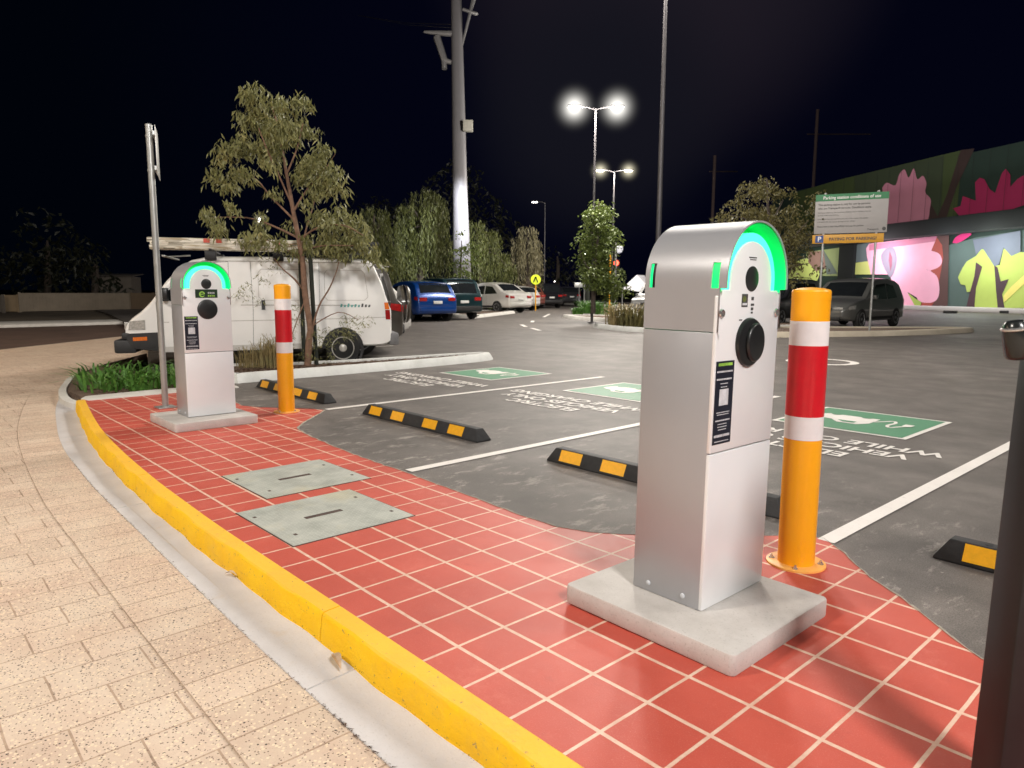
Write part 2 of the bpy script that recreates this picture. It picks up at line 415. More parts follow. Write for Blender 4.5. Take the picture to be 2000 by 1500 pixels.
# gutter and kerb as swept profiles
def sweep(name, m, prof_at, xs, closed_ends=True, smooth=22):
    g = MB(); n = None
    for x in xs:
        ring = prof_at(x); n = len(ring); g.v += [(x+dx, y, z) for dx, y, z in ring]
    for i in range(len(xs)-1):
        for k in range(n):
            k2 = (k+1) % n; g.f.append((i*n+k, i*n+k2, (i+1)*n+k2, (i+1)*n+k))
    g.f.append(tuple(range(n))); g.f.append(tuple((len(xs)-1)*n+k for k in reversed(range(n))))
    return g.build(name, m, smooth=smooth)
def gutp(x):
    yo = at_x(gut, x); yi = at_x(kin, x)-.06 if x > -9.0 else at_x(gut, x)+.42
    w = yi-yo
    return [(0, yo, ZP-.1), (0, yo, ZP+.008), (0, yo+w*.34, ZP+.013), (0, yo+w*.40, ZP+.009), (0, yo+w*.8, ZP+.013), (0, yi, ZP+.020), (0, yi, ZP-.1)]
joints = [-11.95, -9.9, -7.45, -4.80, -2.14, .52, 3.2, 8.0]
for a, b in zip(joints, joints[1:]):   # cast in lengths, an open joint between them
    n = max(3, int((b-a)/.15)); X = [b-.004-(b-a-.008)*i/n for i in range(n+1)]
    struct(sweep('gutter', m_gut, gutp, X))
def kerbp(x):
    yi = at_x(kin, x)+.003; yo = yi-.082
    w = .004*math.sin(x*7.3)+.003*math.sin(x*17.1+1)
    return [(0, yo-.016+w, ZP-.05), (0, yo-.014+w, ZP+.035), (0, yo-.004+w, -.014), (0, yo+.001+w, -.004), (0, yo+.007+w*.6, .001), (0, yi-.008, .006), (0, yi, .002), (0, yi, -.2)]
for a, b in ((-9.0, -5.06), (-5.06, -2.40), (-2.40, .26), (.26, 8.0)):
    n = int((b-a)/.05); X = [b-.0035-(b-a-.007)*i/n for i in range(n+1)]
    struct(sweep('kerb', m_kerby, kerbp, X))
# dirt line at the foot of the yellow kerb and along the edge of the pavers
g = MB()
for L, yoff, x0, x1, n in ((kin, -.100, -1.0, -6.0, 260), (gut, -.003, 0, -6.5, 420), (gut, -.004, -.9, -2.0, 150)):
    for i in range(n):
        x = random.uniform(x1, x0); y = at_x(L, x)+yoff+random.gauss(0, .004); z = ZP+(.030 if L is kin else .012)
        a = random.uniform(0, math.pi) if random.random() < .4 else random.gauss(0, .35); l = random.uniform(.002, .009)*(2.0 if n == 150 else 1)*(.6 if L is kin else 1); w = random.uniform(.0008, .0024)
        c, s_ = math.cos(a), math.sin(a)
        g.quad((x-l*c, y-l*s_, z), (x+w*s_, y-w*c, z+.004), (x+l*c, y+l*s_, z+random.uniform(0,.003)), (x-w*s_, y+w*c, z+.001))
struct(g.build('leaf_litter', mm('litter', (.10, .055, .035), .9, 0, .6, 60), smooth=0), 'stuff', 'dark leaf litter and grit lying in the joints beside the gutter', 'litter')
# curled dry leaves lying in the gutter
def dry_leaf(x, y, z, rz, l, label):
    g = MB(); n = 7
    for i in range(n):
        t = i/(n-1); w = l*.13*math.sin(math.pi*min(.98, t+.02)); zz = .012*math.sin(math.pi*t)+.002
        g.v += [((t-.5)*l, -w, zz+w*.7), ((t-.5)*l, 0, zz), ((t-.5)*l, w, zz+w*.9)]
    for i in range(n-1):
        for k in (0, 1): g.f.append((3*i+k, 3*i+k+1, 3*i+k+4, 3*i+k+3))
    o = g.build('dry_leaf', mm('dry_leaf', (.50, .36, .24), .7, 0, .3, 30), smooth=60); o.location = (x, y, z); o.rotation_euler = (0, 0, rz)
    tag(o, label, 'leaf')
dry_leaf(-3.24, 1.165, ZP+.03, .5, .07, 'curled pale dry leaf against the foot of the yellow kerb')
dry_leaf(-2.20, 1.15, ZP+.03, -.25, .12, 'long thin brown dry leaf in the gutter near a kerb joint')
# red stencilled paving: sheet 4 mm over the asphalt
red_edge = [(-9.0,3.35),(-7.9,2.95),(-7.45,2.87),(-7.2,2.98),(-6.75,3.36),(-6.62,3.40),(-6.45,3.26),(-6.1,2.92),(-5.9,2.76),(-5.5,2.69),(-5.08,2.655),(-4.54,2.62),(-3.95,2.62),(-3.3,2.595),(-2.84,2.578),(-2.51,2.58),(-2.33,2.645),(-2.15,2.79),(-1.9,3.05),(-1.69,3.29),(-1.55,3.43),(-1.485,3.46),(-1.378,3.38),(-1.13,3.13),(-.96,3.0),(-.78,2.84),(-.6,2.69),(.3,2.6),(6,2.6)]
E2 = []
for a, b in zip(red_edge, red_edge[1:]):
    n = max(1, int(math.hypot(b[0]-a[0], b[1]-a[1])/.06))
    for k in range(n):
        t = k/n; E2.append((a[0]+(b[0]-a[0])*t, a[1]+(b[1]-a[1])*t+random.uniform(-.007, .007)))
E2.append(red_edge[-1])
low = [(p.x, p.y) for p in kin if -9.0 <= p.x <= 6.0]
poly = [(6,1.28)]+low+[(-9.0,1.73)]+E2
g = MB(); g.prism(poly, -.2, .004)
struct(g.build('red_paving', m_red, smooth=0))
# thin pale slurry line where the red coating ends
g = MB()
for a, b in zip(E2, E2[1:]):
    w = random.uniform(.008, .02); g.quad((a[0],a[1]-.004,.0065),(b[0],b[1]-.004,.0065),(b[0],b[1]+w,.0025),(a[0],a[1]+random.uniform(.008,.02),.0025))
struct(g.build('paving_edge', mm('slurry', (.34,.30,.24), .9, 0, .35, 30), smooth=0))
# pale flush band between red paving and planter, and planter bed
g = MB(); g.prism([(-8.86,1.74),(-8.86,3.40),(-9.0,3.42),(-9.28,3.40),(-9.28,2.4),(-9.22,1.78),(-9.05,1.70)], -.1, .012)
struct(g.build('kerb_band', m_kerbw, bevel=.004))
g = MB(); g.prism([(-9.19,1.8),(-9.3,2.5),(-9.3,3.9),(-11.5,3.0),(-13.5,2.95),(-15.2,4.05),(-13.2,2.83),(-12.0,2.20),(-10.2,1.78)], -.2, -.03)
struct(g.build('planter_bed', m_mulch, smooth=0))
g = MB()
for a, b in (((-9.34,1.86),(-9.42,3.3)),):
    g.prism([(a[0],a[1]),(b[0],b[1]),(b[0]-.02,b[1]),(a[0]-.03,a[1])], .02, .045)
g.build('edge', m_kerby) and None
bpy.data.objects.remove(bpy.data.objects['edge'])

g = MB()
ke = smooth_line([(-9.05,1.70,0),(-9.6,1.66,0),(-10.4,1.76,0),(-11.2,1.95,0),(-12.1,2.22,0),(-13.2,2.80,0)], 5)
for i, p in enumerate(ke): g.v += [(p.x, p.y-.05, -.16), (p.x, p.y-.045, -.055), (p.x, p.y+.04, -.045), (p.x, p.y+.05, -.16)]
for i in range(len(ke)-1):
    for k in range(3): g.f.append((4*i+k, 4*i+k+1, 4*i+k+5, 4*i+k+4))
struct(g.build('bed_kerb', m_kerbw, smooth=20))
# islands (kerbed planter beds)
def island(pts, h=.12, w=.16, m=m_kerbw, bed=m_mulch, n=6, splay=.06):
    P = smooth_line([(*p, 0) for p in pts]+[(*pts[0], 0)], n)[:-1]
    c = sum(P, Vector())/len(P); N = len(P); g = MB()
    nor = []
    for i in range(N):
        d = (P[(i+1) % N]-P[i-1]).normalized(); nn = Vector((d.y, -d.x, 0))
        nor.append(nn)
    area = sum(P[i].x*P[(i+1) % N].y-P[(i+1) % N].x*P[i].y for i in range(N))
    if area < 0: nor = [-q for q in nor]
    for off, z in ((0, -.02), (-.012, .02), (-splay, h-.02), (-splay-.02, h), (-w, h), (-w-.01, h-.05)):
        for i in range(N): q = P[i]+nor[i]*off; g.v.append((q.x, q.y, z))
    for r in range(5):
        for i in range(N): j = (i+1) % N; g.f.append((r*N+i, r*N+j, (r+1)*N+j, (r+1)*N+i))
    struct(g.build('island_kerb', m, smooth=40))
    g = MB(); g.f.append(tuple(range(N)))
    for i in range(N): q = P[i]-nor[i]*(w+.004); g.v.append((q.x, q.y, h-.035))
    struct(g.build('island_bed', bed, smooth=0)); return P
m_kerbb = concrete_mat('bluish_kerb_concrete', (.55, .56, .54), (.72, .73, .71), (.42, .40, .36), 3, .15)
island([(-9.28,3.55),(-9.28,5.2),(-9.33,6.6),(-9.40,7.5),(-9.52,8.1),(-9.72,8.35),(-9.95,8.25),(-10.08,7.7),(-10.14,6.9),(-10.25,5.6),(-10.5,4.6),(-10.85,3.9),(-10.5,3.4),(-9.8,3.3)], .12, .17, m_kerbb)
i2 = island([(-22.8,23.8),(-20.5,22.4),(-16.5,21.6),(-12.6,21.4),(-11.0,22.8),(-12.0,25.5),(-17,25.6),(-21,25.4)], .14, .3)
i3 = island([(-15.9,18.1),(-14.4,17.3),(-13.0,17.1),(-11.4,17.2),(-10.8,18.0),(-12,18.9),(-14.2,18.8)], .14, .24, m_kerbb)
i4 = island([(-11.5,17.2),(-9.6,17.9),(-8.4,19.8),(-7.4,22.0),(-6.8,24.6),(-6.8,25.8),(-7.6,25.6),(-9.2,23.6),(-10.8,21.6),(-11.9,19.4),(-12.2,18.0)][::-1], .14, .3, concrete_mat('warm_kerb_concrete', (.50,.44,.34), (.64,.57,.46), (.60,.42,.22), 2, .15))
i5 = island([(-28.4,26.0),(-24.8,20.6),(-24.6,19.9),(-26.5,20.2),(-30.5,24.8),(-30.0,26.0)], .14, .25)
i6 = island([(-38,44),(-36,48),(-40,52),(-48,54),(-46,47)], .14, .3)

# painted markings
def sheet(name, poly, z, m):
    g = MB(); g.quad(*[(x, y, z) for x, y in poly]); return struct(g.build(name, m, smooth=0))
def line(x0, y0, x1, y1, w=.085, name='bay_line'):
    d = Vector((x1-x0, y1-y0)); d.normalize(); n = Vector((-d.y, d.x))*w/2
    return sheet(name, [(x0-n.x,y0-n.y),(x1-n.x,y1-n.y),(x1+n.x,y1+n.y),(x0+n.x,y0+n.y)], .005, m_white)
line(-6.635,3.44,-6.62,7.78); line(-3.98,2.66,-4.03,7.9); line(-1.46,3.43,-1.46,7.9); line(1.16,3.43,1.16,7.9)
line(-13.45,5.2,-13.4,8.6,.09); line(-16.05,6.2,-16.0,9.6,.09)
for (x0,y0,x1,y1) in ((-15.7,15.4,-16.9,16.2),(-17.6,16.6,-18.9,17.6),(-23.6,23.4,-26.6,26.8),(-20.0,19.2,-21.0,20.2)): line(x0,y0,x1,y1,.14,'lane_marking')
def ring_mark(cx, cy, r0, r1, n=40):
    g = MB(); g.v += [(cx+r*math.cos(2*math.pi*i/n), cy+r*math.sin(2*math.pi*i/n), .005) for r in (r0, r1) for i in range(n)]
    for i in range(n): j = (i+1) % n; g.f.append((i, j, n+j, n+i))
    return struct(g.build('lane_marking', m_white, smooth=0))
ring_mark(-5.57, 12.45, .46, .60)
line(-4.6,30.0,-1.5,33.0,.12,'lane_marking')
def emblem(cx, cy):
    h = .60
    sheet('bay_emblem', [(cx-h,cy-h),(cx+h,cy-h),(cx+h,cy+h),(cx-h,cy+h)], .005, m_white)
    h = .555
    sheet('bay_emblem', [(cx-h,cy-h),(cx+h,cy-h),(cx+h,cy+h),(cx-h,cy+h)], .0075, m_green)
    # white car with a cable and plug, read from the lane side
    def P(L): return [(cx-x, cy-y) for x, y in L]
    sheet('bay_emblem', P([(-.10,-.20),(.38,-.20),(.43,-.14),(.43,.02),(.36,.07),(.24,.10),(.14,.22),(-.04,.22),(-.11,.10)]), .010, m_white)
    sheet('bay_emblem', P([(.0,.10),(.0,.18),(.10,.18),(.18,.10)]), .0125, m_green)
    for wx in (.02, .31):
        g = MB(); n = 16; g.quad(*[(cx-wx+.052*math.cos(2*math.pi*i/n), cy+.20+.052*math.sin(2*math.pi*i/n), .0125) for i in range(n)]); struct(g.build('bay_emblem', m_green, smooth=0))
    cab = smooth_line([(-.10,-.02),(-.16,-.10),(-.22,-.20),(-.27,-.10),(-.26,.06),(-.31,.16),(-.36,.06),(-.40,-.02)], 5)
    g = MB()
    for a, b in zip(cab, cab[1:]):
        d = (b-a).normalized(); n = Vector((-d.y, d.x))*.016
        g.quad(*[(cx-q.x, cy-q.y, .010) for q in (a-n, b-n, b+n, a+n)])
    struct(g.build('bay_emblem', m_white, smooth=0))
    sheet('bay_emblem', P([(-.44,-.10),(-.36,-.10),(-.36,.0),(-.40,.04),(-.44,.0)]), .0125, m_white)
    for i, s in enumerate(('ELECTRIC', 'VEHICLES ONLY', 'WHILE CHARGING')):
        o = text_mesh('bay_lettering', s, .235, m_white, None, (cx, cy-1.56+i*.262+.085, .005), (0, 0, math.pi), offset=.006, sx=1.02 if i else 1.0)
        struct(o)
for cx, cy in ((-2.70, 6.96), (-5.42, 6.90), (-7.95, 6.88), (-.08, 6.96)): emblem(cx, cy)

# far street beyond the pavers, verge, far kerb
g = MB(); g.prism([(-23.1,5.8),(-19.4,2.15),(-12.5,-8),(-30,-20),(-33.5,3.0),(-32.6,7.9),(-32,13),(-30,20),(-24,10)], -.35, ZP-.004+.0)
struct(g.build('street', mm('street_asphalt', (.11, .066, .048), .85, 0, .25, 1.2, .4, 60), smooth=0))
g = MB(); g.prism([(-31.6,-10),(-30.2,3.4),(-30.6,7.8),(-30.4,13),(-32.2,13),(-32.9,7.8),(-33.4,3.4),(-35,-10)], -.3, ZP+.10)
struct(g.build('far_kerb', m_kerbw, bevel=.02))
g = MB(); g.prism([(-35,-10),(-33.0,3.4),(-32.6,7.8),(-32,13),(-30,26),(-60,50),(-75,0),(-60,-20)], -.32, ZP+.06)
struct(g.build('verge', mm('dry_verge', (.11, .085, .055), .95, 0, .35, .8, .3, 30), smooth=0))

# ------------------------------------------------------------------ EV chargers
m_silver = mm('silver_powder_coat', (.385, .39, .41), .34, .30, .03, 3, .05, 300, coat=.1)
m_face = mm('pearl_fascia', (.77, .785, .80), .33, .05, .03, 2, coat=.35)
m_cyan = emit_mat('cyan_light', (.06, 1.0, .46), 1.8)
m_gl = emit_mat('green_light', (.0, .88, .15), 1.6, (.0, .21, .10))
m_gslot = emit_mat('green_slot_light', (.0, .85, .24), 1.1)
m_navy = mm('navy_sticker', (.008, .010, .022), .4, 0, .2, 10)
m_ink = mm('dark_ink', (.06, .06, .06), .6, 0, .2, 30)
m_pale = mm('pale_print', (.55, .57, .60), .6, 0, .2, 30)
m_swirl = mm('lime_print', (.30, .58, .08), .5, 0, .4, 12)
def arc_pts(r, z0, n=24, a0=0, a1=math.pi, cy=0):
    return [(cy+r*math.cos(a0+(a1-a0)*i/n), z0+r*math.sin(a0+(a1-a0)*i/n)) for i in range(n+1)]
def charger(loc, label, kind):
    """front face looks along +x; origin at the ground under the middle of the plinth"""
    t = thing('vehicle_charger', label, 'charger', loc, 0, 'vehicle charging posts')
    zp = .077
    # concrete plinth with rounded corners
    g = MB(); hx, hy, r = .370, (.340 if kind == 'big' else .365), .024
    poly = []
    for sx, sy, a in ((1,1,0),(-1,1,90),(-1,-1,180),(1,-1,270)):
        for k in range(5):
            A = R(a+k*22.5); poly.append((sx*(hx-r)+r*math.cos(A), sy*(hy-r)+r*math.sin(A)))
    poly = [(x_+.012, y_-(.064 if kind == 'big' else .04)) for x_, y_ in poly]; g.prism(poly, 0, zp); g.build('plinth', m_plinth, t, bevel=.009, segs=2)
    D0, D1 = -.172, .128      # back and front in x
    W = .2125; zs = 1.262; th = .006
    for nm, z0, z1, arch in (('lower_cover', zp+.002, 1.083, False), ('upper_cover', 1.086, zs, True)):
        g = MB()
        if arch:
            HD = D1+.038; out = [(W, z0), (W, 1.236)]+arc_pts(W, zs, 32)+[(-W, 1.236), (-W, z0)]; inn = [(W-th, z0), (W-th, 1.236)]+arc_pts(W-th, zs, 32)+[(-W+th, 1.236), (-W+th, z0)]
            # slots for the status light in both flanks, near the front and near the back
            xs_ = [D0, D0+.018, D0+.044, D1-.022, D1+.008, D1+.012, HD]
            n = len(out)
            zsl0, zsl1 = 1.235, 1.325
            # subdivide: the slot lies between profile points
            def seg_z(i): return (out[i][1]+out[i+1][1])/2
            base = 0
            for L in (out, inn):
                for x in xs_:
                    for y, z in L: g.v.append((x, y, z))
            nx = len(xs_)
            def idx(l, j, i): return l*nx*n+j*n+i
            # refine the straight legs so that the slot starts at 1.235
            for j in range(nx-1):
                for i in range(n-1):
                    hole = j in (1, 3) and (i in (1, 2, 3, 4, 31, 32, 33, 34))
                    if hole or (j == nx-2 and i in (0, n-2)): continue
                    g.f.append((idx(0,j,i), idx(0,j,i+1), idx(0,j+1,i+1), idx(0,j+1,i)))
                    g.f.append((idx(1,j,i), idx(1,j+1,i), idx(1,j+1,i+1), idx(1,j,i+1)))
            for j in (0, nx-1):
                for i in range(n-1):
                    if j and i in (0, n-2): continue
                    g.f.append((idx(0,j,i), idx(0,j,i+1), idx(1,j,i+1), idx(1,j,i)))
            for i in (0, n-2): g.f.append((idx(0,nx-2,i), idx(0,nx-2,i+1), idx(1,nx-2,i+1), idx(1,nx-2,i)))
            for i in (1, n-2): g.f.append((idx(0,nx-2,i), idx(0,nx-1,i), idx(1,nx-1,i), idx(1,nx-2,i)))
            for i in (0, n-1):
                for j in range(nx-1): g.f.append((idx(0,j,i), idx(0,j+1,i), idx(1,j+1,i), idx(1,j,i)))
            for j in (1, 3):
                for i0, i1 in ((1, 5), (31, 35)):
                    for a, b, c_, d in ((j,i0,j,i1),(j+1,i0,j+1,i1)):
                        for i in range(i0, i1): g.f.append((idx(0,a,i), idx(0,a,i+1), idx(1,a,i+1), idx(1,a,i)))
                    for i in (i0, i1): g.f.append((idx(0,j,i), idx(0,j+1,i), idx(1,j+1,i), idx(1,j,i)))
            g.build(nm, m_silver, t, smooth=30)
        else:
            g.box(D0, D1, -W, -W+th, z0, z1); g.box(D0, D1, W-th, W, z0, z1); g.box(D0, D0+th, -W+th, W-th, z0, z1)
            g.build(nm, m_silver, t, bevel=.0015)
    g = MB(); g.xprism([(W-th, 1.0), (W-th, zs)]+arc_pts(W-th, zs, 24)[1:]+[(-W+th, 1.0)], D0, D0+.004); g.build('rear_panel', m_silver, t)
    # bolts low on the flank
    for bx in (-.10, .055):
        g = MB(); g.lathe([(.010,0),(.010,.003),(.006,.006),(.001,.0065)], 12, (bx, -W, zp+.035), 'Y')
        for i, v in enumerate(g.v): g.v[i] = (v[0], -W-(v[1]+W), v[2])
        g.build('bolt', m_pale, t)
    # recessed illuminated arch: green ring, brighter cyan ring on it
    def annulus(r0, r1, x0, x1, zb, nm, m):
        n = 28; g = MB()
        P = [(r1, zb)]+arc_pts(r1, zs, n)+[(-r1, zb)]; Q = [(r0, zb)]+arc_pts(r0, zs, n)+[(-r0, zb)]
        k = len(P); g.v = [(x, y, z) for x in (x0, x1) for L in (P, Q) for y, z in L]
        for i in range(k-1):
            g.f += [(2*k+i, 2*k+i+1, 3*k+i+1, 3*k+i), (i, k+i, k+i+1, i+1), (2*k+i, i, i+1, 2*k+i+1), (3*k+i, 3*k+i+1, k+i+1, k+i)]
        for i in (0, k-1): g.f.append((i, k+i, 3*k+i, 2*k+i))
        return g.build(nm, m, t, smooth=50)
    ring = annulus(.10, W-th-.001, D1-.062, D1-.052, zs-.030, 'green_light_ring', m_gl)
    ring2 = annulus(.144, .172, D1-.052, D1+.006, zs-.030, 'cyan_light_ring', m_cyan)
    # emissive strip paints in the green light falling on the shell's inner edge
    annulus(W-th-.004, W-th-.0005, D1-.052, D1+.032, zs-.026, 'green_edge_glow', m_gl)
    # light seen inside through the slots: curved glowing strip just under the skin
    for x0, x1, m_ in ((D0+.012, D0+.026, m_gslot), (D0+.026, D0+.050, m_black), (D1-.028, D1+.012, m_gslot)):
        for s in (-1, 1):
            g = MB(); L = [(W-th-.003, 1.225)]+arc_pts(W-th-.003, zs, 32)[:6]
            for y, z in L: g.v += [(x0, s*y, z), (x1, s*y, z)]
            for i in range(len(L)-1): g.f.append((2*i, 2*i+1, 2*i+3, 2*i+2))
            g.build('slot_light' if m_ is m_gslot else 'slot_backing', m_, t, smooth=0)
    # fascia: shoulders and arch
    def fascia(w, ra, zb, zsh, x0, x1, nm, ch=.022):
        g = MB()
        L = [(w, zb), (w, zsh-ch), (w-ch, zsh), (ra, zsh)]+arc_pts(ra, zs, 28)+[(-ra, zsh), (-w+ch, zsh), (-w, zsh-ch), (-w, zb)]
        g.xprism(L, x0, x1); return g.build(nm, m_face, t, bevel=.004)
    fascia(W+.001, .142, .660, 1.232, D1-.006, D1+.010, 'fascia')
    g = MB(); g.box(D1-.006, D1+.010, -W-.001, W+.001, zp+.004, .656); g.build('lower_fascia', m_face, t, bevel=.004)
    xf = D1+.0102
    # slightly raised centre field
    g = MB(); L = [(.125, .675), (.125, zs)]+arc_pts(.125, zs, 24)[1:]+[(-.125, .675)]
    g = MB().lathe([(.045,0),(.045,.0015),(.044,.002)], 32, (xf, .0, 1.272), 'X'); g.build('card_reader', mm('reader_black', (.02,.022,.022), .3, 0, .1, 10), t)
    # socket with round lid
    sk = MB().lathe([(.089,0),(.089,.004),(.085,.012),(.074,.016)], 44, (xf, .0, 1.045), 'X').build('socket', m_black, t, smooth=40)
    if kind == 'big':
        g = MB(); poly = []
        for i in range(32):
            a = 2*math.pi*i/32; poly.append((.058*math.cos(a)+.012, 1.045+.070*math.sin(a)))
        g.xprism(poly, xf+.012, xf+.030); g.build('socket_lid', m_black, sk, bevel=.010, segs=3)
    # locks
    for s in (-1, 1):
        MB().lathe([(.0165,0),(.0165,.003),(.014,.007),(.009,.008),(.009,.0045),(.0045,.0045),(.0045,.010)], 20, (xf, s*.190, 1.150), 'X').build('lock', m_steel, t)
    # long information sticker
    st = MB().box(xf, xf+.0012, -.205, -.088, .690, .985).build('sticker', m_navy, t)
    rnd = random.Random(3)
    def rows(y0, y1, z, h, m, nm='print', n=1):
        g = MB(); y = y0
        while y < y1-.003:
            w = rnd.uniform(.003, .008); w = min(w, y1-y); g.box(xf+.0012, xf+.0016, y, y+w, z, z+h); y += w+.0016
        g.build(nm, m, st)
    rows(-.190, -.100, .968, .010, m_swirl)
    for z, h, a, b in ((.945,.006,.004,.054),(.918,.006,.004,.054),(.904,.003,.016,.040),(.892,.003,.018,.038),(.802,.003,.008,.050),(.794,.003,.010,.048),(.772,.005,.006,.052),(.760,.003,.014,.044),(.750,.003,.014,.044),(.740,.003,.016,.042),(.715,.009,.004,.054),(.698,.003,.006,.052)):
        rows(-.205+a*2, -.205+b*2, z, h, m_pale)
    MB().box(xf+.0012, xf+.0016, -.176, -.118, .828, .886).build('print', m_pale, st)
    g = MB().box(xf, xf+.001, -.028, .024, 1.345, 1.349); g.box(xf, xf+.001, -.020, .022, 1.338, 1.341); g.build('maker_lettering', m_ink, t)
    if kind == 'big':
        a = MB().box(xf, xf+.0012, -.062, -.022, 1.172, 1.218).build('label_plate', m_ink, t)
        MB().quad(*[(xf+.0016, -.046+.012*math.cos(2*math.pi*i/14), 1.20+.011*math.sin(2*math.pi*i/14)) for i in range(14)]).build('print', mm('olive_print', (.12,.15,.04), .5, 0, .3, 20), a, smooth=0)
        MB().box(xf+.0012, xf+.0016, -.058, -.026, 1.178, 1.186).build('print', m_pale, a)
        for k, (z, h, y0, y1) in enumerate(((1.196,.012,.004,.020),(1.176,.008,.002,.024),(1.160,.010,.004,.020),(1.148,.007,.006,.018))):
            MB().box(xf, xf+.001, y0, y1, z, z+h).build('label_print', m_ink, t)
        MB().box(xf, xf+.001, -.072, -.052, 1.124, 1.128).build('label_print', m_ink, t)
    else:
        a = MB().box(xf, xf+.0012, -.100, .095, 1.148, 1.224).build('label_plate', mm('forest_plate', (.012,.035,.016), .4, 0, .2, 20), t)
        # bright swirl shaped like a letter e
        g = MB(); n = 22
        pts = [(-.040+.021*math.cos(A), 1.180+.021*math.sin(A)) for A in [R(5+325*i/n) for i in range(n+1)]]
        g.tube([(xf+.0016, y, z) for y, z in pts], [.0022+.0042*math.sin(math.pi*i/n) for i in range(n+1)], 6)
        g.tube([(xf+.0016, -.060, 1.178), (xf+.0016, -.020, 1.184)], .003, 6)
        for i, v in enumerate(g.v): g.v[i] = (xf+.0014+(v[0]-xf)*.15, v[1], v[2])
        g.build('emblem', m_swirl, a)
        for k in range(2):
            for q in range(4): MB().box(xf+.0012, xf+.0016, .010+q*.016, .020+q*.016, 1.158+k*.026, 1.174+k*.026).build('print', m_swirl if k == 0 else m_pale, a)
    return t
CB = charger((-1.475, 2.3525, .004), 'nearest silver and pearl vehicle charger with a green arch light, beside the larger bollard', 'big')
CB.rotation_euler = (R(-.45), R(.50), 0)
CS = charger((-6.745, 2.285, .004), 'farther vehicle charger with a green arch light, in front of the van', 'small')

# ------------------------------------------------------------------ bollards
m_bol = mm('orange_yellow_powder_coat', (.94, .40, .006), .38, 0, .04, 5, coat=.25, dirt=(7, (.75,.35,.05), .62, .4))
m_refw = mm('white_reflective_tape', (.80, .77, .77), .42, 0, .05, 12, dirt=(14, (.45,.40,.36), .66, .5))
m_refr = mm('red_reflective_tape', (.60, .006, .016), .38, 0, .08, 12, coat=.2)
m_bolb = mm('worn_yellow_base', (.86, .42, .10), .5, 0, .15, 12)
def bollard(loc, label, H=1.238):
    t = thing('bollard', label, 'bollard', loc, 0, 'yellow bollards with red and white bands')
    r = .0795; k = H/1.238
    MB().lathe([(r, .006), (r, H-.045)], 48).build('post', m_bol, t)
    MB().lathe([(r+.001, H-.048), (r+.001, H-.012), (r-.003, H-.004), (r*.6, H+.004), (.001, H+.007)], 48).build('cap', m_bol, t, smooth=25)
    for nm, m, z0, z1 in (('white_band', m_refw, .995, 1.10), ('red_band', m_refr, .685, .995), ('white_band', m_refw, .582, .685)):
        MB().lathe([(r+.0003, z0*k), (r+.0013, z0*k), (r+.0013, z1*k), (r+.0003, z1*k)], 48).build(nm, m, t)
    b = MB().lathe([(.128, 0), (.128, .008), (.125, .010), (r, .0102)], 40).build('base_plate', m_bolb, t)
    for a in (25, 115, 205, 295):
        x, y = .104*math.cos(R(a)), .104*math.sin(R(a))
        MB().lathe([(.013, .010), (.013, .0125)], 16, (x, y, 0)).lathe([(.0085, .0125), (.0085, .020)], 6, (x, y, 0)).lathe([(.0045, .020), (.0045, .027)], 8, (x, y, 0)).build('anchor_bolt', m_steel, b)
    return t
bollard((-1.425, 3.045, .004), 'larger yellow bollard with red and white bands standing right of the nearest charger')
b2_ = bollard((-6.78, 3.075, .004), 'smaller looking yellow bollard with red and white bands in front of the parked white van', 1.275)

# ------------------------------------------------------------------ rubber wheel stops
def wheel_stop(cx, label, first=[None], L=1.80):
    if first[0]:
        t = dup(first[0], (cx, 3.66, .002), 0, label); return t
    t = thing('wheel_stop', label, 'wheel stop', (cx, 3.66, .002), 0, 'black and yellow rubber wheel stops')
    g = MB(); hl = L/2; hw = .075; h = .10
    g.v = [(-hl,-hw,0),(hl,-hw,0),(hl,hw,0),(-hl,hw,0),(-hl,-hw,.012),(hl,-hw,.012),(hl,hw,.012),(-hl,hw,.012),(-hl+.055,-.036,h),(hl-.055,-.036,h),(hl-.055,.036,h),(-hl+.055,.036,h)]
    g.f = [(0,3,2,1)]+[(a, (a+1) % 4, 4+(a+1) % 4, 4+a) for a in range(4)]+[(4+a, 4+(a+1) % 4, 8+(a+1) % 4, 8+a) for a in range(4)]+[(8,9,10,11)]
    g.build('rubber_body', m_rubber, t, bevel=.004)
    m = mm('yellow_reflector', (.92, .44, .012), .42, 0, .08, 40, .3, 200)
    for px in (-.680, -.295, .220, .595):
        for s in (-1, 1):
            w = .102; a = (hw-.036); 
            def P(x, tt): return (x, s*(hw-a*tt+.0022), .012+(h-.012)*tt+.001)
            g = MB(); g.quad(P(px-w, .08), P(px+w, .08), P(px+w, .93), P(px-w, .93)); g.build('reflector', m, t, smooth=0)
    for px in (-.70, 0.02, .70):
        MB().lathe([(.016, h+.0005), (.016, h+.002), (.011, h+.002)], 14, (px, 0, 0)).build('bolt', m_dark, t)
    first[0] = t; return t
wheel_stop(-5.27, 'black rubber wheel stop with four yellow patches in the second charging bay, whole in view')
wheel_stop(-7.87, 'farthest black and yellow wheel stop, behind the smaller bollard near the white kerb')
wheel_stop(-2.67, 'black and yellow wheel stop partly hidden behind the nearest charger')
wheel_stop(-.13, 'black and yellow wheel stop cut off by the dark post at the right edge')

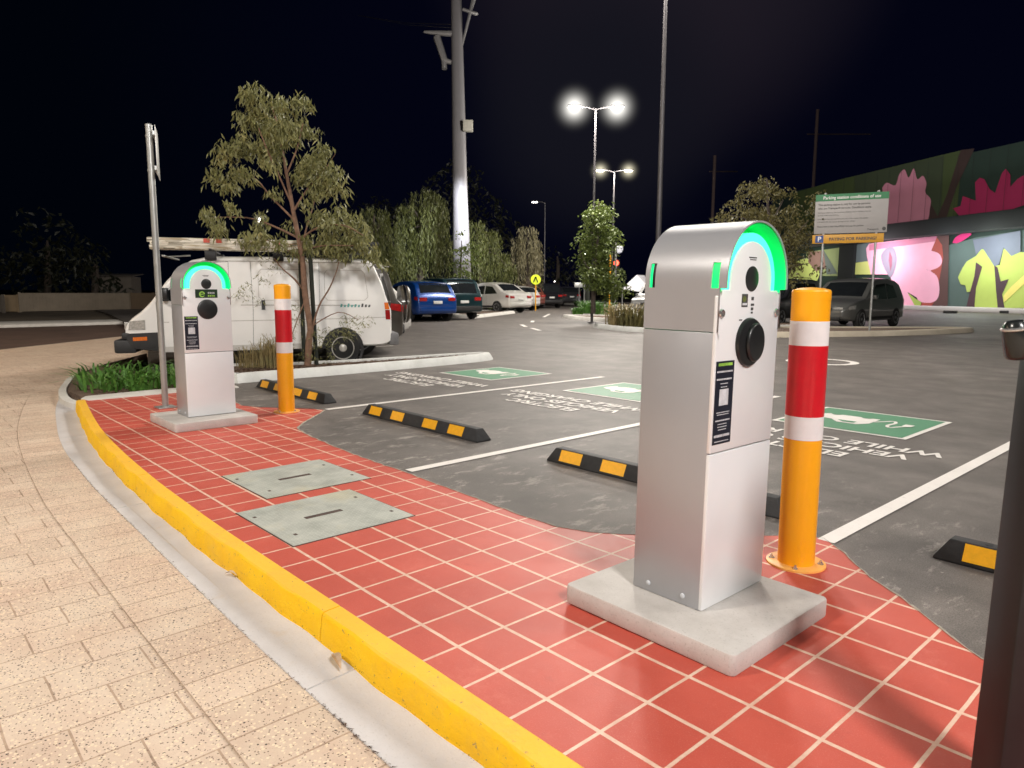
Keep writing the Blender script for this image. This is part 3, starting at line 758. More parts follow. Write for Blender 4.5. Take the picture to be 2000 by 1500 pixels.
# ------------------------------------------------------------------ steel pit lids
def lid_mat():
    m = bpy.data.materials.new('galvanised_checker_plate'); t = NT(m); b = t.N['Principled BSDF']; p = t.pos()
    c = t.ramp(t.noise(5, 8, .7, p), [(.3, (.34,.36,.32)), (.5, (.47,.49,.44)), (.7, (.60,.61,.55))])
    c = t.mix(t.ramp(t.noise(40, 6, .8, p), [(.60, 0.), (.72, .6)]), c, (.26,.24,.18))
    c = t.mix(t.ramp(t.noise(2.2, 4, .7, p), [(.52, 0.), (.68, .5)]), c, (.60,.55,.36))
    def bars(rot, off):
        mp = t.n('ShaderNodeMapping'); mp.inputs['Rotation'].default_value = (0,0,rot); mp.inputs['Location'].default_value = off; t.l(p, mp.inputs[0])
        sx = t.n('ShaderNodeSeparateXYZ'); t.l(mp.outputs[0], sx.inputs[0])
        f = lambda s, pr: t.math('ABSOLUTE', t.math('SUBTRACT', t.math('FRACT', t.math('ADD', t.math('DIVIDE', s, pr), 50.)), .5))
        a = t.math('MULTIPLY', f(sx.outputs[0], .03), 2.2); b_ = t.math('MULTIPLY', f(sx.outputs[1], .03), 7.)
        return t.math('LESS_THAN', t.math('ADD', t.math('POWER', a, 2.), t.math('POWER', b_, 2.)), .55)
    h = t.math('MAXIMUM', bars(R(45), (0,0,0)), bars(R(-45), (.015,.015,0)))
    c = t.mix(t.math('MULTIPLY', h, .32), c, (.72,.74,.68))
    t.l(c, b.inputs['Base Color']); b.inputs['Roughness'].default_value = .55; b.inputs['Metallic'].default_value = .25
    bn = t.n('ShaderNodeBump', i_Strength=.8, i_Distance=.004); t.l(h, bn.inputs['Height']); t.l(bn.outputs[0], b.inputs['Normal'])
    return m
m_lid = lid_mat(); m_rust = mm('rusty_recess', (.085,.055,.045), .8, .2, .4, 20)
def lid(x0, y0, label):
    w, h = .69, .70
    t = thing('pit_lid', label, 'pit lid', (x0+w/2, y0+h/2, .004), R(.6), 'steel cable pit lids')
    MB().box(-w/2, w/2, -h/2, h/2, 0, .004).build('plate', m_lid, t)
    MB().box(-w/2-.006, w/2+.006, -h/2-.006, h/2+.006, -.01, .0022).build('frame', m_rust, t)
    MB().box(-.022, .014, -.115, .105, .004, .0052).build('handle_slot', m_rust, t)
    for x, y in ((-.20,-.31),(.20,-.27),(-.17,.29),(.20,.30)):
        MB().box(x-.012, x+.012, y-.008, y+.008, .004, .0050).build('keyhole', m_rust, t)
lid(-4.665, 1.655, 'farther and smaller looking galvanised pit lid set in the red paving')
lid(-3.825, 1.425, 'nearer galvanised pit lid set in the red paving, closest to the yellow kerb')

# ------------------------------------------------------------------ sign pole seen edge on
t = thing('sign_pole', 'thin galvanised pole with a sign plate seen edge on, left of the farther charger', 'sign pole', (-7.84, 2.235, .004))
MB().tube([(0,0,0), (0,0,2.83)], .031, 20).build('pole', m_galv, t)
MB().lathe([(.033,2.82),(.033,2.84),(.02,2.85)], 20).build('cap', m_galv, t)
MB().box(-.09,.09,-.09,.09,0,.012).build('base_plate', m_galv, t, bevel=.002)
sp = MB().box(-.235,.235,.062,.066,2.33,2.80).build('sign_plate', mm('sign_back', (.45,.45,.44), .4, .4, .1, 10), t, bevel=.0015)
sp.rotation_euler = (0, 0, R(-19))
for z in (2.40, 2.73):
    q = MB().box(-.20,.20,.040,.062,z-.018,z+.018).build('rail', m_galv, t); q.rotation_euler = (0,0,R(-19))
    MB().lathe([(.036,z-.012),(.036,z+.012)], 20).build('clamp', m_galv, t)

# ------------------------------------------------------------------ dark post close to the camera, right edge
m_post = mm('dark_bronze_paint', (.011,.0105,.012), .45, .1, .25, 6)
a = Vector((-.352, 1.818, .0)); b = Vector((-.372, 2.020, 1.30))
rt = Vector((.67, .742, 0)); fwv = Vector((-.742, .67, 0))
t = thing('dark_post', 'dark bronze post close to the camera at the right edge of the view', 'post', tuple(a))
g = MB(); d = b-a
for o_ in (Vector(), d):
    for p_ in (Vector(), rt*.16, rt*.16+fwv*.10, fwv*.10): g.v.append(tuple(o_+p_))
g.f = [(3,2,1,0),(4,5,6,7),(0,1,5,4),(1,2,6,5),(2,3,7,6),(3,0,4,7)]
g.build('post', m_post, t, bevel=.008)
k = MB().lathe([(.014,-.043),(.022,-.040),(.026,-.034),(.027,.022),(.024,.034),(.018,.042)], 28).build('knob', mm('dark_knob', (.020,.023,.023), .22, .2, .2, 10), t, smooth=50)
k.location = at(1986, 664, 1.55)-a; k.rotation_euler = (R(8), R(-6), 0)
k2 = MB().lathe([(.0265,.0),(.0295,.002),(.0295,.005),(.0265,.008)], 28, (0,0,.022)).build('rim', m_steel, k)

# ------------------------------------------------------------------ vehicles
def lerp_tab(tab, s, c):
    for a, b in zip(tab, tab[1:]):
        if a[0] <= s <= b[0]:
            f = (s-a[0])/max(1e-9, b[0]-a[0]); return a[c]+(b[c]-a[c])*f
    return tab[0][c] if s < tab[0][0] else tab[-1][c]
class Body:
    """lofted car body; stations (x, z bottom, z top, half width), nose at +x"""
    def __init__(s, tab, belt, roof, k, rc=.07, crown=.03): s.tab, s.belt, s.roof, s.k, s.rc, s.crown = tab, belt, roof, k, rc, crown
    def T(s, z):
        if z < .45: return .965+.035*(max(z,.2)-.2)/.25
        if z <= s.belt: return 1-.012*abs(z-.62)/.3
        f = min(1, (z-s.belt)/(s.roof-s.belt)); return .985-(s.k)*f**1.15
    def side(s, x, z, e=.004): return lerp_tab(s.tab, x, 3)*s.T(z)+e
    def ring(s, x):
        zb, zt, hw = (lerp_tab(s.tab, x, c) for c in (1,2,3)); rc = min(s.rc, (zt-zb)*.4)
        P = [(0, zb), (hw*s.T(zb)-.06, zb), (hw*s.T(zb)-.005, zb+.03)]
        for i in range(1, 9): z = zb+.03+(zt-rc-zb-.03)*i/8; P.append((hw*s.T(z), z))
        y0 = hw*s.T(zt-rc)
        for i in range(1, 5):
            a = math.pi/2*i/4; P.append((y0-rc*(1-math.cos(a))*1.2, zt-rc+rc*math.sin(a)))
        y1 = P[-1][0]
        for i in range(1, 4): f = i/3; P.append((y1*(1-f), zt+s.crown*(1-(1-f)**2)))
        return P
    def top(s, x, y):
        zt = lerp_tab(s.tab, x, 2); y1 = s.ring(x)[-4][0]; f = 1-min(1, abs(y)/max(y1, .01)); return zt+s.crown*(1-(1-f)**2)
    def build(s, name, m, parent, step=.12):
        xs = sorted(set([t[0] for t in s.tab])); X = []
        for a, b in zip(xs, xs[1:]):
            n = max(1, int((b-a)/step)); X += [a+(b-a)*i/n for i in range(n)]
        X.append(xs[-1]); g = MB(); n = None
        for x in X:
            P = s.ring(x); Q = [(y, z) for y, z in P]+[(-y, z) for y, z in reversed(P[1:-1])]
            n = len(Q); g.v += [(x, y, z) for y, z in Q]
        for i in range(len(X)-1):
            for k in range(n): k2 = (k+1) % n; g.f.append((i*n+k, i*n+k2, (i+1)*n+k2, (i+1)*n+k))
        g.f.append(tuple(reversed(range(n)))); g.f.append(tuple((len(X)-1)*n+k for k in range(n)))
        return g.build(name, m, parent, smooth=38)
    def panel(s, name, m, parent, poly, side, e=.005):
        """window or trim on a flank: poly of (x, z)"""
        P = []
        for a, b in zip(poly, poly[1:]+poly[:1]):
            for i in range(3): P.append((a[0]+(b[0]-a[0])*i/3, a[1]+(b[1]-a[1])*i/3))
        cx = sum(p[0] for p in P)/len(P); cz = sum(p[1] for p in P)/len(P)
        g = MB(); rings = (1, .66, .33)
        for r in rings:
            for x, z in P: X, Z = cx+(x-cx)*r, cz+(z-cz)*r; g.v.append((X, side*s.side(X, Z, e), Z))
        g.v.append((cx, side*s.side(cx, cz, e), cz)); n = len(P)
        for r in range(2):
            for i in range(n): j = (i+1) % n; g.f.append((r*n+i, r*n+j, (r+1)*n+j, (r+1)*n+i))
        for i in range(n): g.f.append((2*n+i, 2*n+(i+1) % n, 3*n))
        return g.build(name, m, parent, smooth=60)
    def seam(s, parent, pts, side, w=.006, m=None, nm='seam'):
        g = MB()
        for a, b in zip(pts, pts[1:]):
            n = 4
            for i in range(n):
                p = [a[0]+(b[0]-a[0])*i/n, a[1]+(b[1]-a[1])*i/n]; q = [a[0]+(b[0]-a[0])*(i+1)/n, a[1]+(b[1]-a[1])*(i+1)/n]
                d = Vector((q[0]-p[0], q[1]-p[1])).normalized(); nx, nz = -d.y*w/2, d.x*w/2
                g.quad(*[(X, side*s.side(X, Z, .0035), Z) for X, Z in ((p[0]-nx,p[1]-nz),(q[0]-nx,q[1]-nz),(q[0]+nx,q[1]+nz),(p[0]+nx,p[1]+nz))])
        return g.build(nm, m or mm('seam_shadow', (.10,.10,.10), .8, 0, .1, 10), parent, smooth=0)
    def screen(s, name, m, parent, x0, x1, w0, w1, e=.007):
        g = MB(); nu, nv = 6, 8
        for i in range(nu+1):
            x = x0+(x1-x0)*i/nu; w = w0+(w1-w0)*i/nu
            for j in range(nv+1): y = -w+2*w*j/nv; g.v.append((x, y, s.top(x, y)+e))
        for i in range(nu):
            for j in range(nv): a = i*(nv+1)+j; g.f.append((a, a+1, a+nv+2, a+nv+1))
        return g.build(name, m, parent, smooth=60)
def wheel(parent, x, y, r, w, side, rimm=None, style='alloy'):
    t = MB().lathe([(r*.62,-w/2),(r*.95,-w/2),(r,-w/2+.03),(r,w/2-.03),(r*.95,w/2),(r*.70,w/2+.004),(r*.66,w/2-.01)], 32, (0,0,0), 'Y').build('wheel', m_tyre, parent)
    t.location = (x, y, r)
    if side < 0: t.rotation_euler = (0, 0, math.pi)
    q = MB()
    if style == 'steel':
        q.lathe([(r*.66,w/2-.02),(r*.66,w/2+.006),(r*.62,w/2+.006),(r*.58,w/2-.035),(r*.45,w/2-.045),(r*.36,w/2-.020),(r*.24,w/2-.015),(r*.20,w/2+.010),(r*.12,w/2+.016),(.004,w/2+.018)], 32, (0,0,0), 'Y')
        q.build('rim', rimm or m_rim, t, smooth=25)
        h = MB()
        for i in range(8):
            a = 2*math.pi*(i+.5)/8; h.lathe([(.022, w/2-.040), (.022, w/2-.030)], 10, (r*.50*math.cos(a), 0, r*.50*math.sin(a)), 'Y')
        h.build('vent_holes', m_dark, t)
    else:
        q.lathe([(r*.68,w/2-.04),(r*.68,w/2+.006),(r*.62,w/2+.004),(r*.60,w/2-.05),(r*.59,w/2-.05)], 32, (0,0,0), 'Y')
        for i in range(5):
            a0 = 2*math.pi*i/5
            for da in (-.16, .16):
                a = a0+da; c, s_ = math.cos(a), math.sin(a); c2, s2 = math.cos(a0+da*.6), math.sin(a0+da*.6)
                px, pz = -s_*r*.05, c*r*.05
                q.quad((r*.12*c2-px, w/2-.02, r*.12*s2-pz), (r*.62*c-px, w/2-.004, r*.62*s_-pz), (r*.62*c+px, w/2-.004, r*.62*s_+pz), (r*.12*c2+px, w/2-.02, r*.12*s2+pz))
        q.lathe([(r*.16,w/2-.03),(r*.15,w/2-.008),(.004,w/2-.004)], 16, (0,0,0), 'Y')
        q.build('rim', rimm or m_rim, t, smooth=25)
        MB().lathe([(r*.60,w/2-.07),(.004,w/2-.07)], 24, (0,0,0), 'Y').build('brake', m_dark, t)
    return t
def arch(bd, parent, x, r, side, z0=None):
    """dark wheel opening in the flank"""
    g = MB(); n = 18; P = []
    for i in range(n+1): a = math.pi*i/n; P.append((x+r*math.cos(a), .30+r*math.sin(a)))
    zb = lerp_tab(bd.tab, x, 1)-.02
    P = [(x+r, zb)]+P+[(x-r, zb)]
    g.v = [(px, side*bd.side(px, max(pz,.25), .003), pz) for px, pz in P]+[(x, side*bd.side(x,.4,.003), .32)]
    for i in range(len(P)-1): g.f.append((i, i+1, len(P)))
    g.f.append((len(P)-1, 0, len(P)))
    return g.build('wheel_arch', m_dark, parent, smooth=0)
m_red_l = mm('red_lamp', (.32,.012,.012), .2, 0, .2, 40, coat=.6)
m_amb = mm('amber_lamp', (.75,.16,.01), .25, 0, .2, 40, coat=.5)
m_lens = mm('clear_lamp', (.62,.62,.60), .12, .5, .35, 40, .6, 60, coat=1)
m_plate = mm('number_plate', (.62,.62,.60), .5, 0, .1, 60)
m_chrome = mm('chrome', (.75,.75,.74), .12, 1, .1, 10)
def lampbox(name, m, parent, x0, x1, y0, y1, z0, z1, bevel=.015):
    return MB().box(x0, x1, y0, y1, z0, z1).build(name, m, parent, bevel=bevel)
def flank_lamp(bd, name, m, parent, poly, side, e=.006): return bd.panel(name, m, parent, poly, side, e)

# the white van ------------------------------------------------------
m_van = mm('white_van_paint', (.88, .87, .85), .30, 0, .04, 1.5, coat=.4, dirt=(3.0, (.46,.41,.34), .66, .25))
m_vanb = mm('charcoal_bumper', (.028,.028,.030), .55, 0, .15, 12, .2, 120)
VX, VY, VH, VS = -10.80, 6.79, R(-115), (.9, .9, .93)
van = thing('delivery_van', 'white delivery van with a loaded roof rack and black front bumper behind the gum tree', 'van', (VX, VY, 0), VH)
tab = [(0,.44,1.00,.80),(.02,.40,1.02,.835),(.05,.38,1.10,.845),(.16,.34,1.45,.85),(.30,.33,1.77,.85),(.38,.33,1.83,.85),(.55,.33,1.855,.85),(2.0,.30,1.86,.85),(3.1,.28,1.85,.85),(3.38,.28,1.79,.85),(3.50,.28,1.71,.85),(3.76,.28,1.47,.845),(4.02,.30,1.12,.835),(4.18,.33,.96,.825),(4.32,.40,.86,.80),(4.40,.50,.78,.79),(4.43,.55,.70,.785)]
van.scale = VS
bd = Body(tab, .98, 1.86, .10, .085, .035)
body = bd.build('body', m_van, van)
for s in (1, -1):
    # cab door window, mirror, seams
    w = bd.panel('side_window', m_glass, van, [(2.86,1.16),(2.86,1.66),(3.42,1.64),(3.90,1.12)], s)
    bd.seam(van, [(2.78,.34),(2.78,1.78)], s); bd.seam(van, [(2.78,1.78),(3.36,1.74),(3.94,1.10),(3.90,.36),(2.78,.34)], s)
    bd.seam(van, [(.62,1.05),(2.60,1.06)], s, .016, mm('soft_shade', (.46,.43,.40), .6, 0, .1, 5), 'swage_line')
    bd.seam(van, [(.10,.84),(.9,.82),(3.9,.78)], s, .010, mm('soft_shade'), 'swage_line')
    bd.seam(van, [(2.42,.34),(2.40,1.0),(2.42,1.78)], s); bd.seam(van, [(1.27,1.10),(1.27,1.80)], s)
    bd.seam(van, [(0.02,1.73),(.5,1.79),(3.2,1.79)], s, .014, mm('soft_shade'), 'gutter_line')
    for x0, x1 in ((.42, 1.18), (1.42, 2.30)):
        bd.seam(van, [(x0+.06,1.14),(x1-.04,1.14),(x1,1.20),(x1,1.60),(x1-.05,1.66),(x0+.10,1.66),(x0+.05,1.60),(x0,1.2),(x0+.06,1.14)], s, .008, mm('soft_shade'), 'panel_pressing')
    h = bd.panel('door_handle', m_black, van, [(2.20,.98),(2.26,.98),(2.26,1.14),(2.20,1.14)], s, .012)
    bd.panel('door_handle', m_black, van, [(2.88,.99),(3.02,.99),(3.02,1.03),(2.88,1.03)], s, .014)
    bd.panel('sill', mm('sill_white', (.60,.58,.55), .4, 0, .1, 5), van, [(1.45,.31),(3.9,.29),(3.9,.38),(1.45,.40)], s, .010)
    bd.panel('corner_trim', m_vanb, van, [(3.93,.62),(4.40,.60),(4.42,.50),(4.34,.36),(3.90,.31)], s, .016)
    bd.panel('indicator', m_amb, van, [(4.10,.49),(4.32,.48),(4.32,.54),(4.10,.55)], s, .022)
    flank_lamp(bd, 'headlight', m_lens, van, [(4.12,.66),(4.385,.66),(4.36,.80),(4.12,.82)], s, .010)
    flank_lamp(bd, 'tail_light', m_amb, van, [(.03,.98),(.12,.98),(.13,1.10),(.06,1.10)], s)
    flank_lamp(bd, 'tail_light', m_red_l, van, [(.02,.80),(.11,.80),(.115,.97),(.03,.97)], s)
    bd.panel('flap', m_vanb, van, [(.50,.30),(.56,.30),(.62,.05),(.58,.05)], s, .006)
    for x in (.89, 3.30):
        arch(bd, van, x, .37, s)
        wheel(van, x, s*.775, .305, .17, s, mm('silver_steel_rim', (.62,.60,.56), .35, .3, .1, 20), 'steel')
    mr = MB().box(3.72,3.86,s*.86,s*1.04,1.14,1.34).build('mirror', m_black, van, bevel=.02)
bd.screen('windscreen', m_glass, van, 3.53, 4.06, .60, .70)
lampbox('rear_bumper', mm('grey_bumper', (.16,.16,.165), .5, 0, .15, 20), van, -.13, .05, -.83, .83, .34, .56, .03)
g = MB().box(4.28,4.62,-.80,.80,.28,.50).box(4.28,4.50,-.80,.80,.50,.62); g.build('front_bumper', m_vanb, van, bevel=.035)
for s in (1, -1): lampbox('headlight', m_lens, van, 4.33, 4.452, s*.42, s*.76, .66, .79)
g = MB(); g.box(4.38,4.44,-.40,.40,.64,.78); g.build('grille', m_dark, van, bevel=.01)
MB().quad((-.012+.02,-.60,1.10),(.15,-.60,1.62),(.15,.60,1.62),(-.012+.02,.60,1.10)).build('rear_window', m_glass, van, smooth=0).location = (-.03,0,0)
# faded teal lettering strokes behind the wheel arch
mtl = mm('teal_print', (.10,.38,.34), .5, 0, .4, 30)
for i in range(9):
    x = .92-i*.062; hgt = (.055,.04,.06,.04,.05,.04,.06,.045,.04)[i]
    bd.panel('lettering', mtl if i < 6 else m_ink, van, [(x,1.02),(x-.035,1.02),(x-.045,1.02+hgt),(x-.012,1.02+hgt)], 1, .006)
# roof rack
rk = mm('rack_black', (.02,.02,.022), .5, .2, .15, 10)
for x in (.78, 1.95, 3.05):
    r_ = MB().box(x-.02,x+.02,-.86,.86,1.955,1.985).build('rack_bar', rk, van, bevel=.004)
    for s in (-1, 1): MB().box(x-.09,x+.09,s*.74,s*.83,1.80,1.955).build('rack_foot', rk, r_, bevel=.012)
MB().box(.30,1.60,-.70,.70,1.99,2.06).build('rack_tray', rk, van, bevel=.02)
g = MB()
for y in (-.70,.70):
    g.box(.20,1.75,y-.015,y+.015,2.06,2.16)
for x in (.22,.6,1.0,1.4,1.72): g.box(x-.012,x+.012,-.70,.70,2.13,2.155)
g.build('rack_basket', rk, van, bevel=.004)
# load: pale boards and two extension ladders lying on the rack
def mottled(name, cols, sc_):
    m = bpy.data.materials.new(name); t = NT(m); b = t.N['Principled BSDF']
    v = t.n('ShaderNodeTexVoronoi'); v.inputs['Scale'].default_value = sc_; v.inputs['Randomness'].default_value = 1
    mp = t.n('ShaderNodeMapping'); mp.inputs['Scale'].default_value = (.5, 2, 4); t.l(t.obj(), mp.inputs[0]); t.l(mp.outputs[0], v.inputs['Vector'])
    s_ = t.n('ShaderNodeSeparateColor'); t.l(v.outputs['Color'], s_.inputs[0])
    x = t.ramp(s_.outputs[0], cols); b.inputs['Roughness'].default_value = .6; t.l(x, b.inputs['Base Color']); return m
m_load = mottled('weathered_white_load', [(0,(.18,.16,.12)),(.25,(.74,.70,.60)),(.6,(.84,.81,.72)),(.9,(.40,.33,.22))], 9)
def ladder(y0, y1, z, x0, x1, m):
    g = MB()
    for y in (y0, y1): g.box(x0,x1,y-.014,y+.014,z,z+.075)
    x = x0+.12
    while x < x1: g.box(x-.014,x+.014,y0,y1,z+.022,z+.050); x += .28
    return g
ld = thing('ladder', 'pale aluminium ladder lying on top of the stack on the van roof rack', 'ladder', (VX, VY, 0), VH)
ladder(.40,.80,2.075,1.35,4.02,m_load).build('rails', m_load, ld, bevel=.004)
for x, w in ((3.05,.10),(2.86,.09),(1.92,.07)):
    MB().box(x,x+w,.812,.820,2.080,2.145).build('red_tag', mm('red_tag', (.62,.10,.07), .6, 0, .2, 20), ld)
ld = thing('ladder', 'lower pale ladder strapped flat on the van roof rack beneath the other one', 'ladder', (VX, VY, 0), VH)
ladder(.30,.76,1.990,1.62,3.85,m_load).build('rails', m_load, ld, bevel=.004)
pp = MB()
for y, z in ((.10,2.03),(-.05,2.03),(.02,2.10)): pp.tube([(1.3,y,z),(4.1,y,z)], .04, 10)
tag(pp.build('pipes', m_load), 'pale plastic pipes bundled along the middle of the van roof', 'pipes').location = (VX, VY, 0)
bpy.data.objects['pipes'].rotation_euler = (0,0,VH)
aw = thing('roof_bar', 'thin pale cross bar sticking out over the van windscreen', 'bar', (VX, VY, 0), VH)
MB().box(3.75,3.80,-.8,.86,1.84,1.865).build('bar', m_galv, aw, bevel=.004)
MB().tube([(3.78,.5,1.85),(3.4,.5,1.88)], .012, 8).build('bracket', m_galv, aw)

for o_ in [o for o in C.objects if o.parent is None and o.name.split('.')[0] in ('ladder','pipes','roof_bar')]: o_.scale = VS
# generic cars -------------------------------------------------------
def make_car(loc, heading, col, label, kind='suv', L=4.5, W=1.8, H=1.65, name='parked_car', spare=False, rough=.28, lights=True):
    key = 'paint_%d_%d_%d' % tuple(int(c*255) for c in col)
    m = mm(key, col, rough, .25, .06, 2, coat=1)
    t = thing(name, label, 'car', loc, R(heading))
    k = L/4.5; h = H; hw = W/2
    if kind == 'suv':
        tab = [(0,.42,.80,hw*.90),(.03,.36,.98,hw*.95),(.12,.32,1.05,hw*.985),(.30,.28,h*.90,hw),(.46,.26,h*.97,hw),(.9,.26,h,hw),(1.8,.24,h,hw),(2.45,.24,h*.965,hw),(3.20,.24,1.06,hw),(3.35,.24,1.02,hw),(4.1,.26,.90,hw*.97),(4.38,.30,.80,hw*.90),(4.48,.36,.68,hw*.80),(4.5,.42,.60,hw*.76)]
        win = [[(.62,1.02),(.78,h*.90),(1.55,h*.915),(1.55,1.0)],[(1.62,1.0),(1.62,h*.915),(2.42,h*.89),(3.05,1.0)]]
        ws = (2.52,3.16); rw = (.13,.40)
    elif kind == 'coupe':
        tab = [(0,.40,.80,hw*.88),(.04,.34,.98,hw*.94),(.15,.30,1.06,hw*.98),(.55,.28,1.18,hw),(1.15,.26,h*.94,hw),(1.7,.26,h,hw),(2.2,.24,h*.98,hw),(2.6,.24,h*.93,hw),(3.25,.24,1.04,hw),(4.1,.26,.90,hw*.97),(4.38,.30,.80,hw*.90),(4.5,.40,.62,hw*.78)]
        win = [[(.85,1.06),(1.25,h*.86),(1.75,h*.89),(1.75,1.02)],[(1.82,1.02),(1.82,h*.89),(2.45,h*.87),(3.05,1.0)]]
        ws = (2.66,3.2); rw = (.58,1.12)
    else:  # hatch
        tab = [(0,.40,.78,hw*.88),(.04,.34,.95,hw*.94),(.14,.30,1.06,hw*.98),(.42,.27,h*.90,hw),(.75,.25,h*.965,hw),(1.3,.24,h,hw),(2.0,.24,h*.99,hw),(2.5,.24,h*.93,hw),(3.28,.24,1.02,hw),(3.45,.24,.98,hw),(4.1,.26,.86,hw*.96),(4.36,.30,.76,hw*.88),(4.48,.36,.64,hw*.76),(4.5,.42,.58,hw*.70)]
        win = [[(.78,1.04),(.98,h*.86),(1.58,h*.90),(1.58,.99)],[(1.65,.99),(1.65,h*.90),(2.40,h*.87),(3.06,.98)]]
        ws = (2.56,3.22); rw = (.17,.56)
    tab = [(a*k, b, c, d) for a, b, c, d in tab]
    bd = Body(tab, .95, h, .17, .06, .03); bd.build('body', m, t)
    for s in (1, -1):
        for w in win: bd.panel('side_window', m_glass, t, [(x*k, z) for x, z in w], s)
        bd.seam(t, [(1.60*k,.40),(1.60*k,.98)], s); bd.seam(t, [(2.85*k,.38),(3.02*k,.97)], s)
        bd.seam(t, [(.5*k,.36),(3.9*k,.34)], s, .09, m_dark, 'sill')
        for x in (.85*k, 3.62*k):
            arch(bd, t, x, .37, s); wheel(t, x, s*(hw-.075), .325, .19, s)
        flank_lamp(bd, 'headlight', m_lens, t, [(4.02*k,.66),(4.40*k,.64),(4.32*k,.76),(3.98*k,.80)], s, .008)
        flank_lamp(bd, 'tail_light', m_red_l, t, [(.04,.82),(.26,.86),(.24,.98),(.05,.96)], s, .008)
        MB().box(2.80*k,2.95*k,s*(hw+.00),s*(hw+.16),.98,1.12).build('mirror', m, t, bevel=.02)
        bd.panel('door_handle', m_chrome if kind == 'suv' else m, t, [(1.72*k,.86),(1.88*k,.86),(1.88*k,.89),(1.72*k,.89)], s, .012)
        # lamps that face straight back and forward
        g = MB().box(-.012,.06,s*hw*.52,s*hw*.86,.80,.94); g.build('tail_light', m_red_l, t, bevel=.012)
        g = MB().box(4.36*k,4.47*k,s*hw*.42,s*hw*.74,.60,.72); g.build('headlight', m_lens, t, bevel=.012)
    bd.screen('windscreen', m_glass, t, ws[0]*k, ws[1]*k, hw*.68, hw*.78)
    bd.screen('rear_window', m_glass, t, rw[0]*k, rw[1]*k, hw*.74, hw*.66)
    MB().box(-.035,.03,-hw*.84,hw*.84,.40,.58).build('rear_bumper', m_dark if kind == 'suv' else m, t, bevel=.02)
    MB().box(-.03,.05,-.19,.19,.70,.81).build('number_plate', m_plate, t, bevel=.002)
    MB().box(4.48*k,4.52*k,-.19,.19,.44,.55).build('number_plate', m_plate, t, bevel=.002)
    MB().box(4.44*k,4.51*k,-hw*.36,hw*.36,.56,.70).build('grille', m_dark, t, bevel=.01)
    MB().box(4.40*k,4.505*k,-hw*.66,hw*.66,.30,.40).build('grille', m_dark, t, bevel=.01)
    if kind == 'suv':
        for s in (-1, 1): MB().tube([(.7*k,s*hw*.66,h+.02),(.8*k,s*hw*.66,h+.06),(2.2*k,s*hw*.66,h+.06),(2.35*k,s*hw*.66,h)], .014, 8).build('roof_rail', m_chrome, t)
    if spare:
        sp = MB().lathe([(.36,-.09),(.37,.06),(.33,.10),(.05,.12),(.004,.12)], 32, (0,0,0), 'X').build('spare_wheel', mm('olive_cover', (.06,.05,.035), .4, 0, .2, 5, coat=.5), t, smooth=40)
        sp.rotation_euler = (0,0,math.pi); sp.location = (-.12, .1, .95)
        MB().lathe([(.375,-.02),(.385,.0),(.375,.02)], 32, (0,0,0), 'X').build('trim_ring', m_chrome, sp, smooth=40)
    return t
make_car((-12.22, 7.95, 0), -115, (.055,.048,.040), 'olive grey four wheel drive with a spare wheel on its back beside the white van', 'suv', 4.4, 1.8, 1.80, spare=True)
make_car((-14.35, 9.55, 0), -115, (.62,.60,.57), 'white hatchback with dark rear glass showing just past the four wheel drive', 'hatch', 4.3, 1.75, 1.45)
make_car((-22.55, 16.55, 0), 172, (.004,.045,.22), 'bright blue small car seen from behind, left of the teal wagon', 'hatch', 4.2, 1.82, 1.58)
make_car((-23.15, 18.35, 0), 172, (.008,.028,.034), 'dark teal wagon seen from behind, parked beside the blue car', 'suv', 4.6, 1.86, 1.72)
make_car((-28.6, 26.6, 0), -176, (.70,.68,.64), 'white coupe style wagon seen from its rear left, behind the grassy island', 'coupe', 4.8, 1.95, 1.66)
make_car((-31.3, 29.9, 0), 178, (.50,.50,.50), 'silver grey hatchback directly behind the white coupe style wagon', 'hatch', 4.3, 1.78, 1.50)
make_car((-33.6, 32.6, 0), 178, (.16,.045,.03), 'dark red car mostly hidden between the silver hatchback and the black wagon', 'hatch', 4.3, 1.78, 1.55)
make_car((-34.9, 35.4, 0), 160, (.012,.012,.016), 'black wagon seen from behind under the round yellow crossing sign', 'suv', 4.6, 1.86, 1.72)
make_car((-38.8, 41.6, 0), 160, (.030,.030,.034), 'farthest dark car at the end of the parked row', 'hatch', 4.3, 1.8, 1.55)
make_car((-10.72, 28.5, 0), -90, (.13,.132,.128), 'dark grey hatchback facing the camera behind the parking conditions sign', 'hatch', 4.85, 1.92, 1.70)
make_car((-13.6, 28.4, 0), -90, (.02,.02,.024), 'dark car mostly hidden between the nearest charger and the larger bollard', 'suv', 4.4, 1.8, 1.7)
make_car((-17.8, 28.2, 0), -75, (.016,.017,.020), 'black wagon facing the camera right behind the nearest charger', 'suv', 4.6, 1.86, 1.74)
make_car((-22.2, 31.6, 0), -70, (.20,.20,.20), 'silver grey wagon facing the camera behind the thin yellow pole', 'suv', 4.6, 1.84, 1.72)
# white canopy shelter behind those cars
t = thing('shade_canopy', 'white fabric canopy glowing behind the silver grey wagon', 'canopy', tuple(at(1246, 580, 48).xy)+(0,), R(40))
g = MB(); g.v = [(-1.6,-1.2,1.6),(1.6,-1.2,1.2),(1.6,1.2,1.2),(-1.6,1.2,1.6),(-.2,-1.0,2.7),(.6,1.0,2.7)]; g.f = [(0,1,4),(1,2,5,4),(2,3,5),(3,0,4,5)]
t.scale = (.7,.7,.85); g.build('fabric', mm('white_fabric', (.70,.70,.75), .7, 0, .1, 3), t, smooth=0)
for x, y in ((-1.5,-1.1),(1.5,-1.1),(1.5,1.1),(-1.5,1.1)): MB().tube([(x,y,0),(x,y,1.5)], .03, 8).build('leg', m_galv, t)

